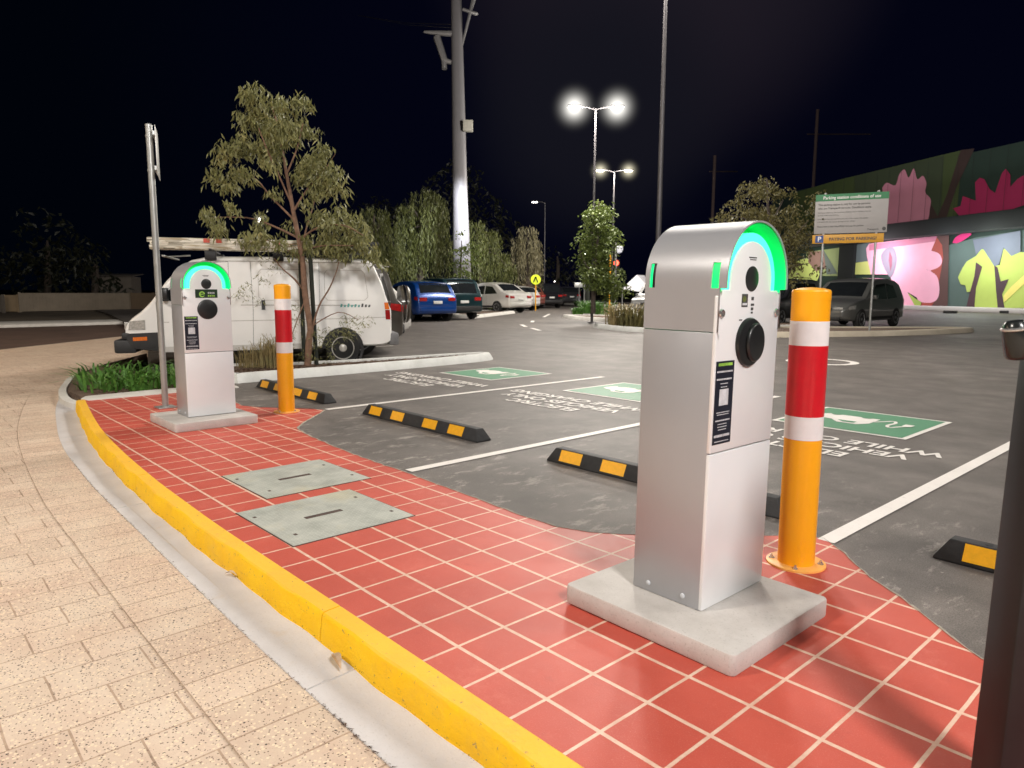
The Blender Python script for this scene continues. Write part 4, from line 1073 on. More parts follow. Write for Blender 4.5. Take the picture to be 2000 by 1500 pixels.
# ------------------------------------------------------------------ trees and planting
m_gum = leaf_mat('gum_leaves', (.12,.125,.045), (.235,.235,.09), (.42,.37,.16), .2)
m_lush = leaf_mat('lush_leaves', (.055,.085,.018), (.12,.16,.035), (.20,.23,.06), .25)
m_olive = leaf_mat('olive_leaves', (.07,.065,.022), (.14,.125,.045), (.24,.20,.08), .25)
m_weep = leaf_mat('weeping_leaves', (.05,.06,.014), (.115,.13,.034), (.22,.21,.075), .25)
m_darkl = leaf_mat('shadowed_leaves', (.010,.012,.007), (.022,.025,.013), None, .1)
m_grass = leaf_mat('strappy_leaves', (.04,.12,.018), (.11,.26,.045), (.22,.36,.09), .25)
m_dryg = leaf_mat('dry_grass', (.20,.15,.06), (.34,.27,.13), (.22,.24,.10), .2)
def leafq(g, p, d, l, w, rnd):
    """one pointed leaf: base p, direction d"""
    d = d.normalized(); s = d.cross(Vector((rnd.gauss(0,1), rnd.gauss(0,1), rnd.gauss(0,1))))
    s = s.normalized()*w if s.length > 1e-5 else Vector((w,0,0))
    b = Vector((rnd.gauss(0,.12), rnd.gauss(0,.12), 0))*l
    m = p+d*l*.45+b; n = len(g.v)
    g.v += [tuple(p), tuple(m+s), tuple(p+d*l), tuple(m-s)]; g.f.append((n, n+1, n+2, n+3))
def crown(clumps, per_m2, l, w, hang, rnd, depth_j, chain=7, step=.45, var=.42):
    g = MB()
    for px, py, r, dep in clumps:
        c = at(px, py, dep); rr = r/FPX*dep
        c = c+FW*rnd.gauss(0, depth_j)
        n = int(per_m2*rr*rr)
        k = max(3, n//chain)
        for _ in range(k):
            q = Vector((rnd.gauss(0,1), rnd.gauss(0,1), rnd.gauss(0,1))).normalized()*rr*rnd.random()**.42
            q.z *= .85; base = c+q
            dr = Vector((q.x*.6+rnd.gauss(0,.3*rr), q.y*.6+rnd.gauss(0,.3*rr), -hang*rr)).normalized()
            for i in range(chain):
                p = base+dr*(l*step*i)+Vector((rnd.gauss(0,l*.22), rnd.gauss(0,l*.22), rnd.gauss(0,l*.2)))
                d = Vector((rnd.gauss(0,var), rnd.gauss(0,var), -hang)) if hang else Vector((rnd.gauss(0,1), rnd.gauss(0,1), rnd.gauss(.2,.8)))
                leafq(g, p, d, l*rnd.uniform(.6, 1.25), w*rnd.uniform(.6, 1.2), rnd)
    return g
def limbs(paths, dep, n=8):
    g = MB()
    for P in paths:
        pts = [at(x, y, dep+(q[0] if q else 0)) for x, y, r, *q in P]; rad = [p[2] for p in P]
        S_ = smooth_line(pts, 4); rr = []
        for i in range(len(S_)):
            f = i/4; a = min(int(f), len(rad)-1); b_ = min(a+1, len(rad)-1); rr.append(rad[a]+(rad[b_]-rad[a])*(f-int(f)))
        g.tube(S_, rr, n)
    return g
# young gum in the kerbed bed by the van
rnd = random.Random(11)
DG = 10.75
gum = thing('gum_tree', 'young gum tree with drooping leaves and reddish trunk in front of the white van', 'tree', tuple(at(601, 712, DG)))
inv = Matrix.Translation(-Vector(gum.location))
def local(g, root):
    L = Vector(root.location); g.v = [(v[0]-L.x, v[1]-L.y, v[2]-L.z) for v in g.v]; return g
trunk = [(601,716,.055),(604,660,.050),(606,640,.047),(596,575,.045),(592,520,.042),(586,480,.038),(575,425,.034),(566,375,.029),(557,325,.022),(546,260,.015),(530,205,.008)]
br = [[(596,570,.016),(575,545,.013),(552,525,.008),(536,505,.005)],[(608,650,.016),(622,600,.013),(645,560,.010),(660,520,.007),(664,490,.004)],[(575,430,.016),(530,385,.012),(500,350,.010),(465,335,.005)],[(568,395,.016),(548,350,.012),(525,300,.010),(505,250,.005)],[(572,415,.018),(600,370,.012),(635,330,.008),(655,300,.004)],[(583,465,.018),(530,440,.012),(480,425,.009),(410,425,.005)],[(584,470,.018),(620,445,.013),(670,440,.009),(710,460,.005)],[(560,340,.014),(580,290,.010),(592,240,.005)],[(588,490,.013),(600,440,.012),(612,400,.009),(620,360,.005)],[(598,580,.010),(575,640,.006),(560,690,.004)],[(604,640,.010),(660,610,.006),(700,625,.004)],[(590,510,.014),(545,478,.010),(505,465,.006)],[(588,490,.013),(630,480,.009),(690,480,.005)]]
local(limbs([trunk], DG, 12), gum).build('trunk', m_bark, gum, smooth=70)
local(limbs([[(x, y, r*1.1, (i*.12*((bi % 3)-1))) for i, (x, y, r) in enumerate(b_)] for bi, b_ in enumerate(br)], DG, 7), gum).build('branches', m_bark, gum, smooth=70)
cl = [(505,192,30),(530,185,26),(497,215,28),(590,212,24),(575,240,28),(480,228,22),(520,240,36),(560,262,34),(603,250,16),(480,282,30),(530,296,32),(455,292,22),(431,308,16),(424,345,20),(450,362,20),(485,345,22),(640,290,16),(630,320,32),(600,318,26),(655,345,24),(625,362,28),(588,342,20),(665,372,14),(400,415,18),(420,432,18),(390,405,9),(455,408,16),(500,420,16),(540,378,13),(470,460,22),(512,468,24),(440,452,14),(560,432,12),(620,420,22),(650,438,30),(690,430,22),(610,472,26),(700,468,26),(722,490,20),(660,482,28),(556,478,18),(655,400,17),(600,395,12),(735,500,12),(715,440,14),(640,470,22),(575,490,14),(500,440,12),(545,330,16),(460,330,12),(680,460,20),(560,215,14),(545,250,20)]
lowc = [(535,520,9),(520,545,11),(545,515,7),(478,560,14),(465,570,10),(490,575,11),(688,620,14),(670,615,10),(710,625,11),(725,618,8),(655,650,20),(630,660,18),(680,640,15),(700,645,9),(575,650,12),(560,670,13),(585,625,11),(600,690,14),(640,690,11),(650,500,10),(520,500,6),(575,590,7),(620,640,10)]
g = crown([(x, y-4, r*.90, DG) for x, y, r in cl], 5200, .125, .0170, 1.0, rnd, .16, 4, .28, .55)
g2 = crown([(x, y, r*1.1, DG) for x, y, r in lowc], 3600, .075, .0065, .5, rnd, .12, 5, .35, .6)
b0 = len(g.v); g.v += g2.v; g.f += [tuple(i+b0 for i in f) for f in g2.f]
local(g, gum).build('crown', m_gum, gum, smooth=0)
# two dark stakes beside it
m_stake = mm('stake_timber', (.018,.022,.016), .85, 0, .3, 20)
for i, (a_, b_, lb) in enumerate((((594,690),(586,500),'dark timber stake left of the gum trunk'),((618,705),(605,487),'taller dark timber stake right of the gum trunk'))):
    A, B = at(*a_, 11.0-.15*i), at(*b_, 11.0-.15*i); A.z = .08
    tag(MB().tube([A, B], .034, 8).build('tree_stake', m_stake), lb, 'stake', 'timber stakes supporting the gum tree')

def simple_tree(name, label, dep, trunk, branches, clumps, m, per, l, w, hang, seed, bark=None, group=None, dj=.4):
    r_ = random.Random(seed); base = at(trunk[0][0], trunk[0][1], dep)
    t = thing(name, label, 'tree', tuple(base), 0, group)
    local(limbs([trunk], dep, 9), t).build('trunk', bark or m_barkd, t, smooth=70)
    if branches: local(limbs(branches, dep, 6), t).build('branches', bark or m_barkd, t, smooth=70)
    local(crown([(x, y, rr, dep) for x, y, rr in clumps], per, l, w, hang, r_, dj), t).build('crown', m, t, smooth=0)
    return t
# leafy tree right of the charger
simple_tree('street_tree', 'bushy green tree beside the parking conditions sign, behind the nearest charger', 21.5,
    [(1518,640,.09),(1515,560,.085),(1508,480,.07),(1500,400,.04),(1498,350,.02)],
    [[(1512,520,.03),(1545,470,.02),(1580,430,.01)],[(1508,470,.03),(1460,430,.02),(1425,420,.01)],[(1505,440,.03),(1530,390,.015)],[(1514,540,.03),(1550,520,.02),(1580,515,.01)]],
    [(1500,345,14),(1485,360,18),(1510,370,17),(1470,380,16),(1450,365,9),(1440,385,12),(1500,400,20),(1530,390,14),(1540,370,10),(1425,405,12),(1460,410,20),(1490,430,22),(1530,430,22),(1560,400,14),(1580,392,12),(1600,400,12),(1570,430,20),(1595,430,12),(1440,430,14),(1560,460,20),(1590,450,10),(1530,470,18),(1500,460,20),(1545,490,16),(1575,480,12),(1555,510,16),(1585,520,7),(1570,535,8),(1595,525,6),(1560,548,5),(1520,500,14),(1425,440,9),(1600,380,8),(1415,425,7)],
    m_olive, 3000, .11, .028, .55, 21)
# column tree in the central island
simple_tree('street_tree', 'tall narrow green tree in the central island beneath the twin headed lamp', 27.0,
    [(1158,612,.10),(1160,560,.09),(1165,500,.07),(1168,440,.04),(1170,395,.02)],
    [[(1162,540,.03),(1140,510,.02),(1130,480,.01)],[(1164,520,.03),(1190,490,.02)],[(1166,470,.03),(1145,440,.01)]],
    [(1172,390,9),(1160,402,14),(1180,400,12),(1150,415,10),(1170,420,17),(1188,418,9),(1160,440,17),(1183,443,16),(1200,452,9),(1170,465,20),(1145,460,10),(1132,466,7),(1192,470,11),(1150,485,17),(1175,490,20),(1140,495,12),(1160,515,20),(1185,515,14),(1170,535,20),(1150,530,12),(1190,545,16),(1205,540,10),(1210,530,7),(1180,560,16),(1200,565,14),(1218,555,8),(1160,550,14)],
    m_lush, 2600, .14, .04, .35, 22)
simple_tree('street_tree', 'small sparse sapling climbing in front of the big steel monopole', 33.0,
    [(898,566,.05),(900,520,.04),(902,470,.02)], None,
    [(908,470,11),(915,490,13),(895,485,9),(920,510,12),(898,510,11),(905,530,13),(890,540,9),(915,540,9),(925,480,9),(886,520,7),(912,455,7)],
    m_lush, 1200, .16, .04, .3, 23)
# weeping peppermints behind the parked cars
def weeping(label, dep, trunk, domes, seed, m=None, dens=1.0):
    r_ = random.Random(seed); base = at(trunk[0], trunk[1], dep); base.z = 0
    t = thing('weeping_tree', label, 'tree', tuple(base), 0, 'weeping trees behind the parked cars')
    g = MB(); top = at(domes[0][0], domes[0][1], dep)
    tt = [base, base.lerp(top, .35)+Vector((r_.uniform(-.3,.3),0,0)), base.lerp(top, .75)]
    g.tube(tt, [.28, .22, .10], 9); local(g, t).build('trunk', m_barkd, t, smooth=70)
    g = MB(); br = MB()
    for px, py, r, drop in domes:
        c = at(px, py, dep)+FW*r_.gauss(0, .6); rr = r/FPX*dep; L = drop/FPX*dep
        br.tube([tt[2], tt[2].lerp(c, .6)+Vector((0,0,.4)), c], [.07,.045,.02], 5)
        for _ in range(int(38*rr*dens*2)):
            a = r_.uniform(0, 2*math.pi); q = rr*r_.random()**.5
            p = c+Vector((q*math.cos(a), q*math.sin(a), rr*.75*math.sqrt(max(0, 1-(q/rr)**2))*r_.uniform(.55,1)))
            ln = L*r_.uniform(.45, 1.05); sway = Vector((math.cos(a), math.sin(a), 0))*.16
            n = int(ln/.15)
            for i in range(n):
                f = i/n; pp = p+sway*math.sin(f*1.6)*ln*.3+Vector((r_.gauss(0,.05), r_.gauss(0,.05), -f*ln))
                if pp.z < .9: break
                leafq(g, pp, Vector((r_.gauss(0,.25), r_.gauss(0,.25), -1)), r_.uniform(.20,.36), r_.uniform(.016,.034), r_)
    local(br, t).build('branches', m_barkd, t, smooth=70)
    local(g, t).build('crown', m or m_weep, t, smooth=0); return t
weeping('olive weeping tree just right of the van, its crown ending at the roof rack', 38, (735,585), [(728,415,30,150),(705,455,22,110),(752,440,26,130),(770,480,20,90),(690,500,20,70),(725,470,26,90)], 31)
weeping('tall weeping tree with a domed crown left of the big monopole', 42, (822,585), [(830,385,30,150),(800,420,26,140),(855,420,26,140),(790,470,24,90),(840,470,30,90),(868,480,22,90),(812,500,24,70),(850,390,20,100)], 32)
weeping('weeping tree right of the big monopole, broad green crown', 44, (945,585), [(930,450,24,120),(955,470,26,100),(915,490,20,80),(975,500,24,70),(945,500,26,70),(990,520,18,50),(960,455,16,70)], 33)
weeping('pale weeping tree at the right end of the row, silvery fringe', 48, (1030,588), [(1030,460,20,110),(1045,475,14,90),(1012,478,14,100),(1035,500,22,70),(1048,520,12,50)], 34, leaf_mat('silvery_leaves', (.10,.095,.05), (.20,.18,.10), (.32,.27,.17), .2))
def dim_tree(label, dep, clumps, seed, trunkpx, per=60):
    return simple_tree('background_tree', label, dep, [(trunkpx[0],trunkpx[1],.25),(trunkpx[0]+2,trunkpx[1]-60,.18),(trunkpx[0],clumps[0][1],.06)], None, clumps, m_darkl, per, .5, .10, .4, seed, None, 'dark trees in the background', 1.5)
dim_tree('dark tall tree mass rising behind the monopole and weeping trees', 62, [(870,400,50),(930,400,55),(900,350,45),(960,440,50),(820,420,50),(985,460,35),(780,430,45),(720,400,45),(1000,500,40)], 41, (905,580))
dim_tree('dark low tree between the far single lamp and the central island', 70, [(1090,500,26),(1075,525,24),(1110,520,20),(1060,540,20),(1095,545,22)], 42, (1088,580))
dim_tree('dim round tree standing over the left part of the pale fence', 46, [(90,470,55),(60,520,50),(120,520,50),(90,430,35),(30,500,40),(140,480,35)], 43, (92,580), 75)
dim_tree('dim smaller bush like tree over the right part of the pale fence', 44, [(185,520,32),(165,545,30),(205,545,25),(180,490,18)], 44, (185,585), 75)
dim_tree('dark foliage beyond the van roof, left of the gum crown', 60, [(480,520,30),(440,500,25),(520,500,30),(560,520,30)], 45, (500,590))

# planting: green strappy clumps left of the charger, tufts in the beds
def tuft(label, pos, n, h, spread, m, seed, name='grass_clump', group=None, w=.008, droop=.6, flat=1):
    r_ = random.Random(seed); g = MB()
    for _ in range(n):
        a = r_.uniform(0, 6.283); q = spread*r_.random()**.6*.6; x0, y0 = q*math.cos(a), q*math.sin(a)*flat
        a2 = a+r_.gauss(0,.7); hh = h*r_.uniform(.55,1.15); out = r_.uniform(.15,1)*droop*h
        n0 = len(g.v); K = 5; sx, sy = -math.sin(a2)*w, math.cos(a2)*w
        for i in range(K):
            f = i/(K-1); z = hh*math.sin(f*1.9)/math.sin(1.9)*1.0 if f < .83 else hh*math.sin(f*1.9)
            x = x0+math.cos(a2)*out*f*f*1.3; y = y0+math.sin(a2)*out*f*f*1.3; ww = 1-f**2
            g.v += [(x-sx*ww, y-sy*ww, z), (x+sx*ww, y+sy*ww, z)]
        for i in range(K-1): g.f.append((n0+2*i, n0+2*i+1, n0+2*i+3, n0+2*i+2))
    o = g.build(name, m, smooth=0); o.location = pos; tag(o, label, 'plant', group); return o
wn = [('front left clump of the green strappy plants by the end of the yellow kerb', -10.0, 2.12), ('middle clump of the green strappy plants, left of the sign pole', -9.75, 2.45), ('rear clump of the green strappy plants, nearest the van bumper', -10.7, 2.75), ('right clump of the green strappy plants, tucked behind the farther charger', -9.7, 2.95), ('leftmost small clump of the green strappy plants', -10.75, 2.25), ('clump of green strappy plants between the sign pole and the van', -10.3, 3.15)]
for i, (lb, x, y) in enumerate(wn): tuft(lb, (x, y, -.03), 46, .23, .55, m_grass, 50+i, 'strappy_plant', 'green strappy plants in the corner bed', .019, 1.7)
for i, (lb, px, py, h) in enumerate((('pale dry grass tuft left of the smaller bollard under the van', 520, 722, .36), ('pale dry grass tuft touching the left side of the smaller bollard', 541, 722, .42), ('thin dry grass tuft just right of the farther charger', 486, 725, .26))):
    p = at(px, py, 10.5); p.z = .09; tuft(lb, tuple(p), 110, h, .30, m_dryg, 60+i, 'dry_grass_tuft', 'dry grass tufts in the gum tree bed', .006, .6)
def px_ground(px, py, z=0):
    d = FW+RT*((px-1000)/FPX)-UP*((py-750)/FPX); t_ = (z-CAMZ)/d.z; return Vector((0,0,CAMZ))+d*t_
for i, (lb, px, py, h, m_, n) in enumerate((('low green shrub at the left end of the island beside the white wagon', 940, 604, .55, m_lush, 260), ('low green shrub in the middle of the island beside the white wagon', 957, 603, .6, m_lush, 260), ('low green shrub at the tip of the island beside the white wagon', 975, 602, .45, m_lush, 220),
        ('green clump at the foot of the tall narrow tree', 1150, 612, .55, m_grass, 240), ('green clump right of the tall narrow tree and its stakes', 1180, 614, .5, m_grass, 240), ('pale spiky clump near the charger in the central island', 1218, 636, .62, m_dryg, 200), ('darker spiky clump half hidden by the nearest charger', 1240, 638, .6, m_olive, 200), ('small green clump at the left tip of the central island', 1128, 614, .3, m_grass, 140))):
    p = px_ground(px, py, .1); tuft(lb, tuple(p), n, h, h*1.6, m_, 80+i, 'shrub', 'low plants in the kerbed islands', .022, .9)
# mulch chips on the beds
g = MB(); r_ = random.Random(5)
for _ in range(2600):
    if r_.random() < .55: x, y = r_.uniform(-10.1,-9.52), r_.uniform(3.7,7.9); z = .088
    else: x, y = r_.uniform(-11.8,-9.35), r_.uniform(1.95,3.2); z = -.026
    if y < 2.2 and x < -10.5: continue
    a = r_.uniform(0,3.14); l = r_.uniform(.01,.035); w = r_.uniform(.004,.01); c, s_ = math.cos(a), math.sin(a)
    g.quad((x-l*c,y-l*s_,z),(x+w*s_,y-w*c,z+.012),(x+l*c,y+l*s_,z+r_.uniform(0,.015)),(x-w*s_,y+w*c,z+.006))
struct(g.build('mulch_chips', mm('chips', (.16,.10,.065), .9, 0, .6, 40), smooth=0), 'stuff', 'brown wood mulch chips scattered over the planting beds', 'mulch')

# ------------------------------------------------------------------ lamps, poles and signs
m_led = emit_mat('lit_led', (1.0, .97, .86), 60); m_ledy = emit_mat('lit_led_warm', (1.0, .93, .62), 40); m_ledd = emit_mat('lit_led_small', (1, .95, .9), 14)
m_polg = mm('grey_pole_steel', (.085,.08,.085), .38, .3, .1, 4)
def lamp_pole(x, y, h, label, heads=2, led=None, energy=2300, halo=None, col=(1,.95,.86), rz=None, name='street_lamp', group='car park lamps'):
    t = thing(name, label, 'street lamp', (x, y, 0), 0, group)
    ang = math.atan2(.74, .67) if rz is None else rz
    MB().lathe([(.055,0),(.045,h*.5),(.026,h)], 16).build('pole', m_polg, t)
    MB().lathe([(.17,0),(.17,.03),(.12,.035)], 16).build('base_plate', m_polg, t)
    for s in ([1, -1] if heads == 2 else [1]):
        dx, dy = s*math.cos(ang), s*math.sin(ang)
        MB().tube([(0,0,h-.05),(dx*.3,dy*.3,h+.03),(dx*.55,dy*.55,h+.05)], .028, 8).build('arm', m_polg, t)
        hd = MB().box(-.26,.26,-.15,.15,.0,.07).build('lamp_head', m_polg, t, bevel=.02); hd.location = (dx*.80, dy*.80, h+.03); hd.rotation_euler = (0, 0, ang)
        MB().box(-.20,.20,-.12,.12,-.045,-.004).build('lamp_lens', led or m_led, hd, bevel=.012)
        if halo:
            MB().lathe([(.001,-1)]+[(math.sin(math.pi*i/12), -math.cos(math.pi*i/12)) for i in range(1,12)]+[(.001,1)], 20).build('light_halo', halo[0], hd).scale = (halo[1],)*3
        if energy:
            ld_ = bpy.data.lights.new('lamp_light', 'POINT'); ld_.energy = energy; ld_.color = col; ld_.shadow_soft_size = .4
            lo = bpy.data.objects.new('lamp_light', ld_); C.objects.link(lo); lo.location = (x+dx*.80, y+dy*.80, h-.14)
    return t
h_white = halo_mat('lamp_glare_white', (1.0,.97,.90), 5.5); h_yel = halo_mat('lamp_glare_yellow', (1.0,.92,.66), 4.5)  # glowing spheres standing in for lens glare at the lamps
COOL = (1.0, .93, .84)
p = at(1283, 560, 13.7); lamp_pole(p.x, p.y, 7.9, 'nearest tall twin lamp pole rising behind the nearest charger, its heads above the view', energy=1600, col=COOL)
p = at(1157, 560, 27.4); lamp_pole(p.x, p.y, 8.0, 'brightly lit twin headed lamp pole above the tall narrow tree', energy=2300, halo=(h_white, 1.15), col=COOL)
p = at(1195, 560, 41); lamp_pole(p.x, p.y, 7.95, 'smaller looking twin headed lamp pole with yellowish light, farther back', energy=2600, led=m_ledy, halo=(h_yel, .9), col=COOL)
p = at(1063, 560, 55); lamp_pole(p.x, p.y, 7.9, 'far single headed lamp pole right of the weeping trees', heads=1, energy=0, led=m_ledd, rz=R(230))
# distant single lights
for px, py, dep, s_, lb in ((507,430,62,.16,'small bright street light glowing through the gum tree crown'),(1143,497,60,.07,'tiny white light seen through the tall narrow tree'),(1083,550,70,.06,'tiny white light low in the darkness right of the yellow sign'),(1110,549,75,.05,'second tiny white light low in the darkness')):
    q = at(px, py, dep); t = thing('distant_lamp', lb, 'lamp', (q.x, q.y, 0), 0, 'distant lamps')
    MB().tube([(0,0,0),(0,0,q.z)], .05, 8).build('pole', m_polg, t)
    MB().lathe([(.001,q.z-s_)]+[(s_*math.sin(math.pi*i/8), q.z-s_*math.cos(math.pi*i/8)) for i in range(1,8)]+[(.001,q.z+s_)], 12).build('lamp_lens', m_led if s_ > .1 else m_ledd, t)
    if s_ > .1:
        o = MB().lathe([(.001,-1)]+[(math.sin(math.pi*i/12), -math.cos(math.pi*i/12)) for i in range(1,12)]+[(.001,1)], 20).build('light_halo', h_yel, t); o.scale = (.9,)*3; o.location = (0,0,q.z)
# street lamps that stand outside the frame and light the foreground
def off_lamp(x, y, h, e, col, label, size=.12):
    t = thing('street_lamp', label, 'street lamp', (x, y, ZP))
    MB().lathe([(.09,0),(.05,h)], 14).build('pole', m_polg, t)
    MB().box(-.3,.3,-.16,.16,h,h+.08).build('lamp_head', m_polg, t, bevel=.02)
    ld_ = bpy.data.lights.new('lamp_light', 'POINT'); ld_.energy = e; ld_.color = col; ld_.shadow_soft_size = size
    lo = bpy.data.objects.new('lamp_light', ld_); C.objects.link(lo); lo.location = (x, y-.0, h+ZP-.1)
off_lamp(6.5, -1.2, 7.8, 5400, (1.0,.96,.92), 'street lamp outside the view on the right', 1.0)
off_lamp(-5.5, -6.8, 8.0, 3700, (1.0,.91,.80), 'street lamp outside the view on the paved street', .5)
off_lamp(5.0, 9.5, 8.0, 1500, (1.0,.93,.86), 'street lamp outside the view in the car park', .5)
off_lamp(-20.0, -6.0, 8.5, 2600, (1.0,.76,.52), 'added street lamp outside the view on the far left')  # unseen lamp, put in to make the white van brighter
# the huge steel monopole
bp = at(903, 567, 38); bp.z = 0
t = thing('monopole', 'huge pale steel power monopole towering over the parked cars', 'pole', tuple(bp))
top = at(890, -60, 38)-bp
MB().tube([(0,0,0),(0,0,1.4),tuple(top*.35),tuple(top)], [.56,.50,.40,.27], 24).build('shaft', mm('pale_steel', (.17,.165,.175), .5, .0, .08, .8), t, smooth=60)
MB().lathe([(.9,0),(.9,.5),(.7,.7),(.55,.75)], 20).build('footing', m_kerbw, t)
def rel(px, py, dd=0): return at(px, py, 38+dd)-bp
m_dimst = mm('dull_steel', (.25,.245,.25), .5, .3, .1, 4)
MB().tube([rel(885,66), rel(850,64), rel(828,62)], [.16,.12,.06], 8).build('crossarm', m_dimst, t)
MB().tube([rel(853,72), rel(868,118), rel(882,122)], [.20,.18,.12], 8).build('insulator', m_dimst, t)
MB().tube([rel(867,118), rel(868,135)], [.15,.14], 8).build('insulator', m_dimst, t)
MB().tube([rel(902,90), rel(917,30), rel(930,-20)], [.06,.08,.14], 8).build('brace', m_dimst, t)
MB().tube([rel(904,18), rel(930,27), rel(933,26)], [.08,.1,.08], 8).build('crossarm', m_dimst, t)
bx = MB().box(-.26,.26,-.2,.2,-.28,.28).build('lamp_box', mm('box_grey', (.42,.41,.36), .6, 0, .1, 6), t, bevel=.03); bx.location = rel(914,246,-.4); bx.rotation_euler = (0,0,R(50))
MB().box(-.2,.1,-.15,.15,-.25,.25).build('bracket', m_dark, t, bevel=.02).location = rel(904,246,-.2)
# spot without a fixture, added to brighten the lower shaft of the monopole
ld_ = bpy.data.lights.new('added_pole_wash', 'SPOT'); ld_.energy = 7500; ld_.color = (.93,.95,1); ld_.spot_size = R(50); ld_.spot_blend = .9; ld_.shadow_soft_size = .3
lo = bpy.data.objects.new('added_pole_wash', ld_); C.objects.link(lo); src = at(960, 560, 34)+Vector((0,0,6.2)); lo.location = src
lo.rotation_euler = (bp+Vector((0,0,5.2))-src).to_track_quat('-Z', 'Y').to_euler()
wires = MB()
for a_, b_ in (((700,30,70),(890,48,38)), ((700,30,70),(890,55,38.5))): wires.tube([at(*a_), at((a_[0]+b_[0])/2, (a_[1]+b_[1])/2+6, 54), at(*b_)], .018, 5)
tag(wires.build('overhead_wires', m_dimst), 'thin overhead wires running left from the top of the monopole', 'wires')
# thin yellow pole, camera pole, red signal
q = px_ground(1190, 616, .1); y_top = at(1193, 497, (q-Vector((0,0,CAMZ))).dot(FW)).z
tag(MB().tube([tuple(q), (q.x, q.y, y_top)], .035, 8).build('yellow_pole', mm('yellow_paint', (.85,.40,.02), .5, 0, .1, 5)), 'thin yellow pole standing in the central island', 'pole')
q = at(1201, 570, 38); t = thing('camera_pole', 'thin grey pole carrying a white dome camera behind the tall narrow tree', 'camera pole', (q.x, q.y, 0))
zt = at(1201, 475, 38).z; MB().tube([(0,0,0),(0,0,zt)], .06, 8).build('pole', m_galv, t)
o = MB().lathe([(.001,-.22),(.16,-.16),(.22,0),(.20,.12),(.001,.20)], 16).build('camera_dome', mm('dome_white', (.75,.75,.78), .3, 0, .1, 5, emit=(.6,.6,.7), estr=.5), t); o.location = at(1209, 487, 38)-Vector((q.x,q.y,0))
q = at(1204, 540, 60); t = thing('traffic_signal', 'red traffic signal glowing behind the tall narrow tree', 'traffic light', (q.x, q.y, 0)); zt = at(1204,514,60).z
MB().tube([(0,0,0),(0,0,zt-.4)], .06, 8).build('pole', m_dark, t); MB().box(-.2,.2,-.2,.2,zt-.9,zt+.35).build('housing', m_dark, t, bevel=.03)
MB().lathe([(.001,zt-.22)]+[(.22*math.sin(math.pi*i/8), zt-.22*math.cos(math.pi*i/8)) for i in range(1,8)]+[(.001,zt+.22)], 12, (.15,-.25,0)).build('red_lens', emit_mat('red_signal', (1,.06,.03), 9), t)
# round yellow crossing sign
q = at(1046, 575, 43); t = thing('crossing_sign', 'round yellow pedestrian crossing sign on a short pole above the black wagon', 'sign', (q.x, q.y, 0), math.atan2(.74,.67))
zs_ = at(1047, 546, 43).z
MB().tube([(0,0,0),(0,0,zs_)], .035, 8).build('pole', mm('yellow_paint'), t)
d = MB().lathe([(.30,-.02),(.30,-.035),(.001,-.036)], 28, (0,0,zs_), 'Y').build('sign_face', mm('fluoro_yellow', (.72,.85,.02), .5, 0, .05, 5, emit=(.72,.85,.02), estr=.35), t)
g = MB().tube([(-.02,-.05,zs_+.12),(-.13,-.05,zs_-.18)], .035, 6).tube([(.02,-.05,zs_+.12),(.13,-.05,zs_-.18)], .035, 6).tube([(0,-.05,zs_+.06),(0,-.05,zs_+.16)], .06, 8); g.build('walking_figure', m_black, d)
# island stakes, small sign and second pole behind
for px, py, w, top_, lb in ((1147,605,.10,545,'thick dark post under the left side of the tall narrow tree'),(1160,612,.05,545,'thin dark stake in front of the tall narrow tree')):
    q = px_ground(px, py, .1); dd = (q-Vector((0,0,CAMZ))).dot(FW); tag(MB().tube([tuple(q), (q.x,q.y,at(px,top_,dd).z)], w*1.3, 8).build('tree_stake', m_stake), lb, 'stake')
for px, py, tp, w, lb in ((1131,580,552,.03,'small grey sign on a post beyond the central island'),(1141,582,538,.05,'plain grey post beyond the central island')):
    q = at(px, py, 52); t = thing('sign_post', lb, 'sign', (q.x,q.y,0)); zt = at(px,tp,52).z
    MB().tube([(0,0,0),(0,0,zt)], w, 8).build('pole', m_galv, t)
    if w < .04: o = MB().box(-.35,.35,-.02,.02,zt-.35,zt).build('sign_face', m_galv, t, bevel=.005); o.rotation_euler = (0,0,math.atan2(.74,.67))
# rail masts in the distance
for px, b_, tp, arm, lb in ((1577,400,225,(1700,262),'dark overhead line mast with a long arm above the mural wall'),(1386,470,310,(1440,335),'fainter dark mast left of the bushy tree')):
    q = at(px, 560, 75); t = thing('line_mast', lb, 'mast', (q.x,q.y,0), 0, 'overhead line masts'); zt = at(px, tp, 75).z
    m_ = mm('mast_rust', (.11,.075,.07), .8, 0, .1, 3)
    MB().tube([(0,0,0),(0,0,zt)], .16, 8).build('mast', m_, t)
    A = at(px, arm[1], 75)-Vector((q.x,q.y,0)); B = at(*arm, 80)-Vector((q.x,q.y,0)); MB().tube([A,B], .07, 6).build('arm', m_, t)

